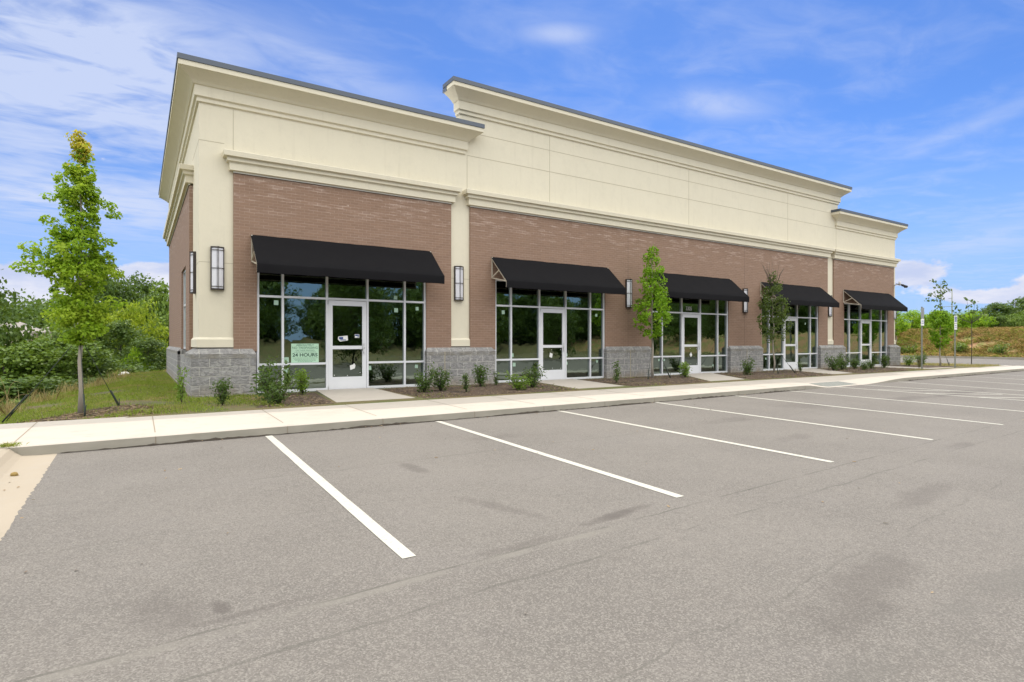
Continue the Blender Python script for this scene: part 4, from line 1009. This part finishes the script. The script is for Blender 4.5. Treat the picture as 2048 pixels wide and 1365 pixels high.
SH = [(.70, 12.86, .72, .42, 'thin', 1, 'shrub_light', 'tall thin pale shrub at the left corner of the block base'),
      (1.34, 12.2, .52, .40, 'full', 2, 'shrub', 'small round shrub before the left corner block base'),
      (2.25, 12.55, .80, .74, 'full', 1, 'shrub', 'largest dense shrub below the left mullion of the leftmost window'),
      (2.25, 11.65, .50, .50, 'full', 3, 'shrub', 'low dark shrub in front of the largest shrub beside the walk'),
      (3.12, 13.55, .60, .50, 'full', 2, 'shrub_light', 'light green airy shrub under the no trespassing sign'),
      (5.62, 12.5, .55, .55, 'full', 1, 'shrub', 'dense shrub at the left end of the second bed'),
      (6.10, 12.6, .64, .50, 'full', 3, 'shrub', 'taller leafy shrub second from left in the second bed'),
      (6.45, 11.95, .55, .42, 'thin', 2, 'shrub', 'thin shrub near the walk in the second bed below the cream pilaster'),
      (7.55, 13.2, .62, .52, 'full', 2, 'shrub', 'shrub against the block base left of the second storefront'),
      (8.12, 13.35, .42, .30, 'thin', 3, 'shrub', 'small dark shrub at the left mullion of the second storefront'),
      (7.82, 11.85, .44, .56, 'full', 3, 'shrub_light', 'low bright green shrub at the right of the second bed'),
      (8.52, 12.2, .60, .52, 'full', 1, 'shrub', 'dark shrub left of the second door beside the low bright one'),
      (11.6, 12.4, .66, .48, 'thin', 3, 'shrub', 'open V shaped shrub at the left of the third bed'),
      (15.25, 13.0, .54, .60, 'full', 2, 'shrub_light', 'round shrub in front of the third door'),
      (18.3, 12.8, .60, .52, 'full', 1, 'shrub', 'compact dark shrub alone in front of the block base right of the third door'),
      (24.1, 12.85, .66, .56, 'full', 3, 'shrub', 'leftmost shrub of the rightmost bed before the block base'),
      (24.9, 12.9, .68, .62, 'full', 1, 'shrub', 'upright shrub second in the rightmost bed before the block base'),
      (26.3, 13.1, .50, .50, 'full', 2, 'shrub', 'shrub under the left pane of the rightmost storefront'),
      (25.7, 12.4, .42, .46, 'full', 3, 'shrub', 'low shrub near the tip of the rightmost bed'),
      (26.9, 12.7, .46, .42, 'full', 1, 'shrub', 'low dark shrub between two others under the rightmost storefront'),
      (28.4, 12.85, .62, .62, 'full', 2, 'shrub', 'wide dark shrub left of the rightmost door'),
      (22.2, 13.15, .42, .36, 'thin', 1, 'shrub', 'small wispy shrub at the fourth door'),
      (31.9, 13.3, .62, .50, 'full', 3, 'shrub_light', 'light green shrub just right of the right end block base'),
      (32.7, 13.1, .56, .50, 'full', 2, 'shrub', 'dark shrub at the right end beside a light green one'),
      (29.6, 11.95, .46, .36, 'thin', 2, 'shrub_red', 'small reddish shrub at the foot of the right young tree'),
      (33.2, 13.3, .66, .44, 'full', 1, 'shrub', 'shrub left of the first sign post')]
for i, (x, y, h, w, kd, sd, m, lb) in enumerate(SH): shrub(x, y, h, w, kd, sd, m, lb, i * 1.3)
for i, (x, y, lb) in enumerate(((53.6, 22.5, 'leftmost'), (54.0, 19.0, 'second'), (53.7, 16.4, 'third'), (53.8, 13.8, 'rightmost'))):
    shrub(x, y, 1.0, 1.5, 'full', 1 + i % 3, 'forest', 'dark low bush at the foot of the far grassy bank, %s of four' % lb, i, 'bushes at the foot of the bank', gz(x, y) - .05)

# ------------------------------------------------------------------ background trees
def proto_tree(seed, h, r, m, ncl=90, per=34, cr=.55, leaf=.17, z0=.12, prof=None, trunk=.12):
    prof = prof or [(0, .55), (.15, .85), (.35, 1.0), (.55, .95), (.75, .75), (.9, .45), (1, .15)]
    rng = np.random.default_rng(seed); per = int(per * (2.3 if leaf < .2 else 1.5))
    P, Nn, cc = crown_pts(rng, z0 * h, h, [(a, b * r) for a, b in prof], int(ncl * 1.15), per, cr, .75, .35)
    V, Fq = leaf_quads(P, Nn, leaf, leaf * .75, rng)
    a = np_mesh('crown', V, Fq, m); mb = MB(); limb_mesh(mb, (0, 0, -.3), (0, 0, h * .85), trunk, .03, cc, 14, rng, .12, 7, .35)
    b = mb.build('trunk', M['bark_dark']); d = (a.data, b.data)
    for o in (a, b): col.objects.unlink(o); bpy.data.objects.remove(o)
    return d
PT = {}
PT['dark'] = [proto_tree(31, 7.0, 2.6, M['forest_dark'], 120, 36, .62), proto_tree(32, 7.0, 2.3, M['forest_dark'], 110, 36, .6)]
PT['mid'] = [proto_tree(33, 5.0, 2.3, M['forest'], 110, 36, .55), proto_tree(34, 5.0, 2.0, M['forest'], 110, 34, .5), proto_tree(35, 5.0, 2.5, M['forest'], 120, 34, .6)]
PT['yellow'] = [proto_tree(36, 5.0, 1.9, M['forest_yellow'], 90, 30, .45, .16), proto_tree(37, 5.0, 1.6, M['forest_yellow'], 80, 28, .42, .15)]
PT['lime'] = [proto_tree(38, 2.2, 1.7, M['forest_lime'], 90, 34, .38, .12, .02), proto_tree(39, 2.2, 1.9, M['forest_lime'], 100, 34, .4, .12, .02)]
PT['bush'] = [proto_tree(40, 2.2, 1.8, M['forest'], 90, 34, .42, .12, .02), proto_tree(41, 2.2, 1.6, M['forest_dark'], 90, 34, .4, .12, .02)]
PT['wood'] = [proto_tree(42, 8.0, 4.2, M['forest_dark'], 210, 34, .95, .30, .02), proto_tree(43, 8.0, 4.0, M['forest_dark'], 200, 34, .95, .30, .02)]
KN = {'dark': ('dark_tree', 'dark green'), 'mid': ('woodland_tree', 'mid green'), 'yellow': ('woodland_tree', 'yellow green'), 'lime': ('bush', 'bright lime green'), 'bush': ('bush', 'green'), 'wood': ('woodland_tree', 'dense')}
def tree_at(kind, v, x, y, zb, h, w, label, group, rz=0.0):
    d = PT[kind][v % len(PT[kind])]; bh = {'dark': 7., 'mid': 5., 'yellow': 5., 'lime': 2.2, 'bush': 2.2, 'wood': 8.}[kind]; bw = {'dark': 5.4, 'mid': 4.9, 'yellow': 3.9, 'lime': 3.8, 'bush': 3.8, 'wood': 8.}[kind]
    nm, _ = KN[kind]; root = empty(nm, (x, y, zb), label, 'bush' if kind in ('lime', 'bush') else 'tree', group); root.rotation_euler = (0, 0, rz); root.scale = (w / bw, w / bw, h / bh)
    for n_, m_ in zip(('crown', 'trunk'), d): c = bpy.data.objects.new(n_, m_); col.objects.link(c); c.parent = root
    return root
# left valley: (kind, bearing slope x/y, distance y, top z, width, label)
LT = [('dark', 0, -.192, 30.0, 4.9, 5.2, 'big rounded dark tree cut off by the left edge of the photo'),
      ('bush', 0, -.175, 20.0, -.6, 4.0, 'dark bush low on the slope at the far left edge'),
      ('bush', 1, -.135, 19.5, -.75, 3.2, 'dark bush on the slope just left of the young maple'),
      ('lime', 0, -.112, 20.5, -.25, 1.9, 'fresh green bush just left of the young maple trunk'),
      ('mid', 0, -.150, 27.0, 1.35, 4.6, 'mid green tree below the grey house roof'),
      ('mid', 1, -.115, 28.0, 1.5, 4.4, 'mid green tree under the crown of the young maple'),
      ('mid', 2, -.070, 27.5, 1.4, 4.2, 'olive green tree right behind the young maple trunk'),
      ('bush', 0, -.090, 22.5, -.1, 3.4, 'dark green bush behind the young maple trunk'),
      ('bush', 1, -.050, 25.5, .2, 3.4, 'dark bush at the crest midway between maple and building'),
      ('dark', 1, -.020, 33.0, 2.5, 4.0, 'round dark tree nearest the building on the left'),
      ('yellow', 0, -.012, 38.0, 3.7, 3.0, 'yellow green tree between two dark ones left of the building'),
      ('yellow', 1, .012, 37.0, 3.4, 3.0, 'yellow green tree touching the left edge of the building'),
      ('yellow', 0, -.055, 35.0, 3.2, 3.6, 'yellow green tree right of the young maple crown'),
      ('lime', 1, -.004, 30.5, .9, 2.2, 'fresh green bush beside the rear corner of the building'),
      ('dark', 0, -.052, 48.0, 7.2, 5.0, 'tall dark conifer like tree rising behind the young maple'),
      ('dark', 1, -.030, 50.0, 6.0, 6.0, 'dark tree on the skyline between the maple and the building'),
      ('dark', 0, .000, 52.0, 6.2, 6.5, 'dark tree on the skyline nearest the building'),
      ('mid', 2, .022, 46.0, 5.0, 5.0, 'mid green tree half hidden by the left side wall'),
      ('mid', 1, -.090, 38.0, 2.6, 4.0, 'mid green tree right of the grey house roof'),
      ('mid', 0, -.135, 36.0, 1.5, 5.6, 'mid green tree left below the grey house roof'),
      ('mid', 2, .045, 40.0, 3.0, 6.0, 'tree hidden behind the left wall of the building'),
      ('mid', 2, -.095, 33.0, 2.0, 5.0, 'olive green tree behind the lower crown of the young maple'), ('dark', 1, -.035, 36.0, 2.6, 5.0, 'dark green tree behind the yellow green ones'), ('bush', 0, -.165, 24.0, .3, 5.0, 'large dark bush on the slope at the left edge above the smaller ones'), ('bush', 1, -.125, 24.5, .35, 4.6, 'large dark bush on the slope left of the maple trunk'), ('bush', 1, -.03, 28.5, .6, 4.0, 'dark bush below the yellow green trees'), ('dark', 0, .012, 31.0, 1.6, 3.6, 'dark tree at the rear corner of the building'),
      ('dark', 0, -.235, 34.0, 3.0, 5.0, 'dark tree outside the left edge of the photo')]
for i, (kd, v, sl, y, zt, w, lb) in enumerate(LT):
    x = sl * y; zb = gz(x, y) - .2; tree_at(kd, v, x, y, zb, zt - zb, w, lb, 'trees in the valley left of the building', i * 1.7)
# distant wooded ridge: too many trees to count, one mass
rng = np.random.default_rng(99); Vs = []; k = 0
P = []
for i in range(1500):
    ang = rng.uniform(-.40, .12); y = rng.uniform(110, 170); x = ang * y; top = 7.6 + 1.4 * math.sin(ang * 23) + 1.2 * math.sin(ang * 61 + 1) + (y - 110) * .03
    c = np.array([x, y, rng.uniform(-3, top)]); P.append(c + rng.normal(size=(60, 3)) * np.array([1.6, 1.6, 1.0]))
P = np.concatenate(P); Nn = rng.normal(size=P.shape) * .7 + np.array([0, 0, .7]); Nn /= np.linalg.norm(Nn, axis=1, keepdims=True); V, Fq = leaf_quads(P, Nn, .6, .5, rng)
np_mesh('distant_wood', V, Fq, M['forest_dark'], label='far wooded ridge on the left horizon', cat='woodland', kind='stuff')
# neighbouring house, only its roof shows
hs = empty('house', (-10.6, 84, -4.8), 'distant house whose long grey shingle roof shows above the trees at the left', 'house')
def houser(x0, x1, y0, y1, ze, zr):
    mb = MB(); mb.box((x0 + .5, y0 + .5, -4.8), (x1 - .5, y1 - .5, ze)); mb.build('wall', M['siding'], hs)
    ym = (y0 + y1) / 2; mb = MB(); rr_ = 3.0
    v = [(x0, y0, ze), (x1, y0, ze), (x1, y1, ze), (x0, y1, ze), (x0 + rr_, ym, zr), (x1 - rr_, ym, zr)]; v2 = [(x, y, z - .18) for x, y, z in v[:4]]
    mb.add(v + v2, [(0, 1, 5, 4), (1, 2, 5), (2, 3, 4, 5), (3, 0, 4), (6, 7, 1, 0), (7, 8, 2, 1), (8, 9, 3, 2), (9, 6, 0, 3), (9, 8, 7, 6)]); mb.build('roof', M['shingle'], hs)
houser(-18.0, -8.2, 80, 90, 2.2, 3.75); houser(-9.6, -2.5, 77, 84, 2.5, 3.65)
# right bank: hedge of bushes, trees and posts on top
RB = [('lime', 0, 61.5, 28.4, 1.80, 4.2, 'leftmost lime green bush on top of the bank beside the building'), ('lime', 1, 62.2, 25.6, 2.09, 4.4, 'lime green bush on the bank behind the small top leafed tree'), ('lime', 0, 61.8, 23.1, 2.02, 4.2, 'lime green bush on the bank behind the first sign post'),
      ('lime', 1, 61.5, 20.8, 1.87, 3.6, 'lime green bush on the bank right of the staked tree crown'), ('bush', 1, 62.2, 19.0, 1.44, 2.6, 'dark green bush on the bank left of the right sign post'), ('bush', 0, 62.5, 17.4, 1.44, 3.4, 'green bush on the bank behind the right sign post'),
      ('bush', 0, 63.0, 14.9, 1.66, 4.0, 'green bush on the bank just right of the right sign post'), ('bush', 0, 62.4, 12.4, 1.66, 4.0, 'green bush on the bank near the right edge of the photo'), ('lime', 0, 62.0, 10.0, 1.80, 4.0, 'bright bush on the bank at the right edge of the photo'),
      ('bush', 0, 66.0, 18.2, 1.87, 4.6, 'taller green bush on the bank crest between the two sign posts'), ('bush', 0, 67.0, 22.5, 1.73, 5.0, 'green bush behind the lime bushes on the bank'), ('bush', 1, 66.5, 14.0, 1.87, 5.0, 'dark bush below the large skyline tree'),
      ('wood', 1, 84.0, 21.6, 4.3, 8.5, 'large dark rounded tree on the skyline at the right edge'), ('wood', 1, 88.0, 17.6, 5.4, 8.5, 'second dark tree of the right skyline clump, outermost'), ('wood', 0, 78.0, 24.0, 3.1, 4.6, 'mid green round tree left of the large dark skyline tree'),
      ('mid', 1, 60.0, 28.6, 3.9, 2.6, 'leafy tree just right of the building behind the last awning'), ('bush', 1, 66.0, 8.0, 1.73, 4, 'dark bush outside the right edge')]
for i, (kd, v, x, y, hh_, w, lb) in enumerate(RB): tree_at(kd, v, x, y, gz(x, y) - .15, hh_, w, lb, 'bushes and trees on top of the right bank', i * 2.1)
tb = make_tree('young_tree', (55.6, 24.2, gz(55.6, 24.2) - .05), 4.0, [(0, .2), (.2, .9), (.4, 1.0), (.55, .4), (.75, .3), (1, .1)], .28, 90, 26, .25, .14, M['forest_lime'], 61, .05, 16, 'slim lime green tree on the bank face left of the first sign post')
# distant poles
def pole(x, y, zb, zt, r, label, arms=()):
    o = empty('utility_pole', (x, y, zb), label, 'pole', 'thin distant poles beyond the bank'); mb = MB(); mb.tube([(x, y, zb - .5), (x, y, zt)], [r, r * .6], 8); mb.build('shaft', M['post'], o)
    if arms:
        mb = MB()
        for z, l_ in arms: mb.bar((x - .3, y - l_ * .2, z), (x + .3, y + l_, z), .07, .07); 
        mb.build('crossarm', M['post'], o)
pole(118, 42.6, 3.2, 10.6, .13, 'tallest thin pole with a cross arm beyond the bank', ((7.6, 2.2), (9.0, .6)))
pole(83, 23.9, 2.9, 6.0, .07, 'thin light pole in front of the large dark tree at the right', ())
pole(88, 31.0, 2.9, 5.0, .08, 'short thin pole beyond the bank left of the right sign post', ())
pole(61.0, 21.2, 2.4, 3.6, .03, 'short thin fence post on the bank crest', ())

# parking signs
def sign_post(x, y, zt, plates, label):
    o = empty('parking_sign', (x, y, .27), label, 'sign', 'parking signs on posts at the right'); mb = MB(); mb.box((x - .03, y - .014, .2), (x + .03, y + .014, zt)); mb.box((x - .03, y - .026, .2), (x - .018, y - .014, zt)); mb.box((x + .018, y - .026, .2), (x + .03, y - .014, zt)); mb.build('post', M['post'], o)
    for (z0, z1, w, kind) in plates:
        yy = y - .034; mb = MB(); mb.box((x - w / 2, yy, z0), (x + w / 2, yy + .004, z1)); p = mb.build('sign_plate', M['sign_grey' if kind == 'grey' else 'sign_white'], o)
        q = MB()
        if kind == 'blue':
            q.box((x - w * .32, yy - .0015, z1 - w * .86), (x + w * .32, yy, z1 - w * .12)); q.build('symbol_field', M['sign_blue'], p)
            s_ = MB(); c0 = (x, z1 - w * .50); s_.tube([(x + .015 + .07 * math.cos(t), yy - .003, c0[1] - .03 + .07 * math.sin(t)) for t in lin(R(150), R(350), 12)], .010, 5); s_.tube([(x - .01, yy - .003, c0[1] + .08), (x - .01, yy - .003, c0[1] + .0), (x + .055, yy - .003, c0[1]), (x + .085, yy - .003, c0[1] - .075)], .011, 5); s_.tube([(x - .01, yy - .001, c0[1] + .098), (x - .01, yy - .005, c0[1] + .098)], .016, 10)
            s_.build('wheelchair_symbol', M['sign_white'], p)
            tt = MB(); add_text(tt, 'PARKING', .06, x, yy - .001, z0 + .055, 0, .001, .95); tt.build('lettering', M['sign_blue'], p)
        elif kind == 'text':
            add_text(q, 'VAN', .085, x, yy - .001, (z0 + z1) / 2 + .015, 0, .002); add_text(q, 'ACCESSIBLE', .05, x, yy - .001, (z0 + z1) / 2 - .065, 0, .001, .85); q.build('lettering', M['sign_blue'], p)
sign_post(28.55, 11.42, 3.02, [(2.52, 2.98, .30, 'grey'), (2.2, 2.50, .30, 'text')], 'left sign post at the walk with a grey plate above a white one')
sign_post(31.75, 11.35, 2.75, [(2.36, 2.70, .30, 'blue'), (2.06, 2.34, .30, 'text')], 'right sign post at the walk with blue and white parking plates')

# ------------------------------------------------------------------ mirrored surroundings (seen only in the glass)
BT = [(13.5, -13.5, 7.5, 7.0), (24, -15, 6.0, 5.0), (33, -14, 5.5, 4.5), (44, -13.5, 6.5, 6.0), (58, -20, 6, 6)]
for i, (x, y, h, w) in enumerate(BT): tree_at('dark', i, x, y, -.2, h * 1.05, w, ['spreading tree across the lot mirrored in the leftmost door', 'tree across the lot mirrored in the leftmost window right panes', 'tree across the lot mirrored in the second storefront left panes', 'tree across the lot mirrored in the second storefront right panes', 'tree across the lot mirrored in the third storefront'][i], 'trees across the parking lot mirrored in the glass', i)
rb = random.Random(12)
for i in range(30):
    x = -14 + i * 4.6 + rb.uniform(-1.2, 1.2); y = -37 - rb.uniform(0, 7); h = rb.uniform(6.8, 9.6)
    tree_at('wood', i, x, y, gz(x, y) - .3, h, h * rb.uniform(.85, 1.1), 'woodland tree beyond the street facing the building, mirrored in the glass', 'trees beyond the street facing the building', i)
for i in range(12):
    x = 66 + rb.uniform(-3, 8); y = 4 - i * 5.0; h = rb.uniform(5, 8)
    tree_at('wood', i, x, y, gz(x, y) - .2, h, h * 1.0, 'tree on the bank across the drive, outside the photo on the right', 'trees on the bank outside the photo', i)

# ------------------------------------------------------------------ grass, straw and litter
def blades(name, pts, h, w, m, seed, lean=.5, **kw):
    rng = np.random.default_rng(seed); n = len(pts); P = np.asarray(pts); th = rng.uniform(0, 6.28, n); hh = h * rng.uniform(.4, 1.3, (n, 1)) if np.isscalar(h) else np.asarray(h)[:, None] * rng.uniform(.5, 1.25, (n, 1))
    d = np.stack([np.cos(th), np.sin(th), np.zeros(n)], 1); ln = rng.normal(size=(n, 3)) * lean; ln[:, 2] = 0
    tip = P + np.array([0, 0, 1]) * hh + ln * hh; mid = P + np.array([0, 0, .55]) * hh + ln * hh * .3
    V = np.stack([P - d * w / 2, P + d * w / 2, mid + d * w * .4, tip, mid - d * w * .4], 1).reshape(-1, 3)
    return np_mesh(name, V, np.arange(5 * n).reshape(-1, 5), m, **kw)
rng = np.random.default_rng(2)
def scatter(n, x0, x1, y0, y1, ok, zf):
    X = rng.uniform(x0, x1, n); Y = rng.uniform(y0, y1, n); k = np.array([ok(a, b) for a, b in zip(X, Y)]); X, Y = X[k], Y[k]
    return np.stack([X, Y, [zf(a, b) for a, b in zip(X, Y)]], 1)
def nz(x, y, s=1.0, o=0): return math.sin(x * 2.1 * s + o) * math.cos(y * 1.7 * s + o * 2) + .6 * math.sin(x * 4.3 * s + y * 3.1 * s + o)
def in_lawn(x, y):
    if y < 11.24 or y > 29 or x > 2.3: return False
    if x > .9 and y > YBASE - .02: return False
    d = math.hypot(x + .85, (y - 12.4) * 1.3)
    if d < 1.0 + .25 * nz(x, y): return rng.uniform() < .04
    if x > 1.0 and nz(x, y, 1.3, 1) > .3: return rng.uniform() < .3
    return True
p1 = scatter(52000, -4.2, 2.3, 11.24, 21, lambda x, y: in_lawn(x, y) and nz(x, y, .8, 2) > -1.0 + .5 * rng.uniform(), gz)
p2 = scatter(30000, -4.5, 1.2, 18, 28.5, in_lawn, gz)
g1 = blades('lawn_grass', np.concatenate([p1, p2]), .055, .009, M['grass'], 3, .55, label='rough green grass with bare patches left of the building', cat='grass', kind='stuff')
def crest_ok(x, y): return abs(x - crestX(y)) < .55 and y < 29
p3 = scatter(30000, -4, 1.5, 11.3, 28.8, crest_ok, gz)
blades('dry_grass', p3[::2], .085, .009, M['grass_dry'], 4, .5, label='pale dry grass along the crest where the slope falls away', cat='grass', kind='stuff')
tf = []
for (x, y) in ((-1.9, 17.6), (-1.5, 19.9), (-.95, 20.8), (-.55, 23.8), (-2.3, 15.6)):
    for _ in range(120): tf.append((x + rng.normal() * .16, y + rng.normal() * .25, gz(x, y)))
blades('dry_grass', np.array(tf), .30, .010, M['grass_dry'], 6, .35, label='tall tan grass tufts standing on the crest', cat='grass', kind='stuff')
# weeds and straw in the mulch
def in_bed(x, y): return 11.26 < y < 14.2 and ((5.1 < x < 9.3 + (y - 11.2) * .17) or (11.2 + (y - 11.2) * .14 < x < 14.4 + (y - 11.2) * .65) or (16.3 + (y - 11.2) * .65 < x < 21.4 + (y - 11.2) * .48) or (23 + (y - 11.2) * .7 < x < 29 and y > 11.3) or 1.8 < x < 3.2)
p4 = scatter(9000, 1.8, 29, 11.26, 14.2, lambda x, y: in_bed(x, y) and nz(x, y, .9, 4) > .55, lambda x, y: .29)
blades('bed_weeds', p4, .06, .010, M['grass'], 7, .6, label='short weeds scattered in the mulch beds', cat='weeds', kind='stuff')
def litter_pieces(name, pts, L, w, m, seed, **kw):
    rg = np.random.default_rng(seed); n = len(pts); P = np.asarray(pts); th = rg.uniform(0, 6.28, n); d = np.stack([np.cos(th), np.sin(th), rg.uniform(-.15, .15, n)], 1) * (L * rg.uniform(.4, 1.3, (n, 1))) / 2; q = np.stack([-np.sin(th), np.cos(th), np.zeros(n)], 1) * w / 2; up = np.array([0, 0, .006])
    V = np.stack([P - d - q, P + d - q, P + d + q + up, P - d + q + up], 1).reshape(-1, 3); return np_mesh(name, V, np.arange(4 * n).reshape(-1, 4), m, **kw)
p5 = scatter(16000, 1.5, 33, 11.26, 14.2, lambda x, y: in_bed(x, y), lambda x, y: .298 + rng.uniform(0, .03)); 
litter_pieces('bark_chips', p5, .05, .014, M['straw'], 8, label='bark chips and straw lying on the mulch beds', cat='mulch', kind='stuff')
p6 = scatter(5000, -2.4, 2.2, 11.26, 13.6, lambda x, y: math.hypot(x + .85, (y - 12.2) * 1.4) < 1.6, lambda x, y: gz(x, y) + .006)
litter_pieces('straw_litter', p6, .09, .007, M['straw'], 9, label='straw lying on the dug soil round the young maple', cat='straw', kind='stuff')
# bank weeds
p7 = scatter(52000, 52.3, 61.5, 7, 31, lambda x, y: nz(x, y, .6, 3) + rng.uniform(-.6, .6) > -.2, gz)
blades('bank_weeds', p7, .34, .06, M['weed_mix'], 10, 1.1, label='tangled straw and weeds covering the face of the right bank', cat='weeds', kind='stuff')
p8 = scatter(22000, 52.3, 61.5, 7, 31, lambda x, y: nz(x, y, .5, 1) > .0 or x > 59.3, gz)
blades('bank_grass', p8, .28, .06, M['grass'], 13, .7, label='green grass patches on the face and crest of the right bank', cat='grass', kind='stuff')
mb = MB(); mb.prism([(31.0, 11.24), (36.6, 11.0), (37.2, 12.5), (36.9, 15.5), (33.7, 15.5), (33.65, 11.7)], .05, .275)
isl = mb.build('grass_island', M['lawn'], kind='structure')
mb = MB(); pts_ = [(33.62, 10.76), (37.0, 10.76), (37.45, 11.4), (37.45, 15.6), (37.25, 15.6), (37.2, 11.5), (36.8, 11.0), (33.62, 11.0)]
mb.prism(pts_, .0, .292); mb.build('island_kerb', M['concrete'], kind='structure')
p9 = scatter(9000, 28, 37.1, 11.1, 15.5, lambda x, y: (x > 33.7 and y > 11.2) or (y > 11.3 and y < 11.9 and x < 29), lambda x, y: .28)
blades('island_grass', p9, .07, .018, M['grass_dry'], 14, .7, label='straw coloured grass on the island at the sign posts', cat='grass', kind='stuff')
# small loose things
def lump(name, x, y, z, r, m, label, cat, sq=(1, .8, .7), seed=1):
    rg = random.Random(seed); mb = MB(); n, mm = 10, 6; vs = []; 
    for j in range(mm + 1):
        ph = math.pi * j / mm
        for i in range(n):
            th = 2 * math.pi * i / n; q = r * (1 + rg.uniform(-.13, .13)); vs.append((x + q * sq[0] * math.sin(ph) * math.cos(th), y + q * sq[1] * math.sin(ph) * math.sin(th), z + r * sq[2] * .8 + q * sq[2] * math.cos(ph)))
    mb.add(vs, [(j * n + i, j * n + (i + 1) % n, (j + 1) * n + (i + 1) % n, (j + 1) * n + i) for j in range(mm) for i in range(n)], 0, True)
    o = mb.build(name, M[m], label=label, cat=cat); return move_to(o, (x, y, z))
lump('rock', -1.07, 7.75, za(0, 7.75), .035, 'stone', 'small yellow stone lying in the concrete gutter', 'rock')
lump('rock', -.45, 26.0, gz(-.45, 26.0) + .02, .17, 'litter', 'pale white stone on the grass crest near the building', 'rock', (1, .8, .6), 3)
rg = random.Random(21); lv = []
for i in range(70): x = rg.uniform(0, 14); lv.append((x, curbY(x) - .03 - abs(rg.gauss(0, .06)), za(x, 9) + .008))
for i in range(60): x = rg.uniform(-.7, 14); y = rg.uniform(1.2, 8.6); lv.append((x, y, za(x, y) + .006))
for i in range(26): lv.append((rg.uniform(-1.12, -.75), rg.uniform(4.5, 8.8), za(0, 7) + .012))
litter_pieces('fallen_leaves', np.array(lv), .030, .013, M['straw'], 22, label='tiny dry leaves and twigs scattered over the asphalt and gutter', cat='leaves', kind='stuff')
rg = np.random.default_rng(3); gp = np.stack([rg.normal(-1.30, .05, 160), rg.normal(8.97, .05, 160), np.full(160, .265)], 1)
blades('gutter_weed', gp, .04, .008, M['grass'], 31, .9, label='green weed growing in the joint where gutter meets sidewalk', cat='weeds', kind='stuff')

wd = empty('tall_weed', (-2.05, 14.2, gz(-2.05, 14.2)), 'tall arching seed grass stems on the slope left of the young maple', 'weed')
rw = random.Random(5)
for j, (dx_, top_, reach) in enumerate(((0, .95, -.55), (.04, .62, -.42), (-.03, .70, .20), (.02, .45, .3))):
    mb = MB(); pts = []
    for k_ in range(9):
        t_ = k_ / 8; pts.append((-2.05 + dx_ + reach * t_ ** 2.2, 14.2 + .1 * t_, gz(-2.05, 14.2) + top_ * math.sin(t_ * 1.9) / math.sin(1.57) ))
    mb.tube(pts, [.007 - .004 * k_ / 8 for k_ in range(9)], 5); mb.build('stem', M['grass_dry'], wd)
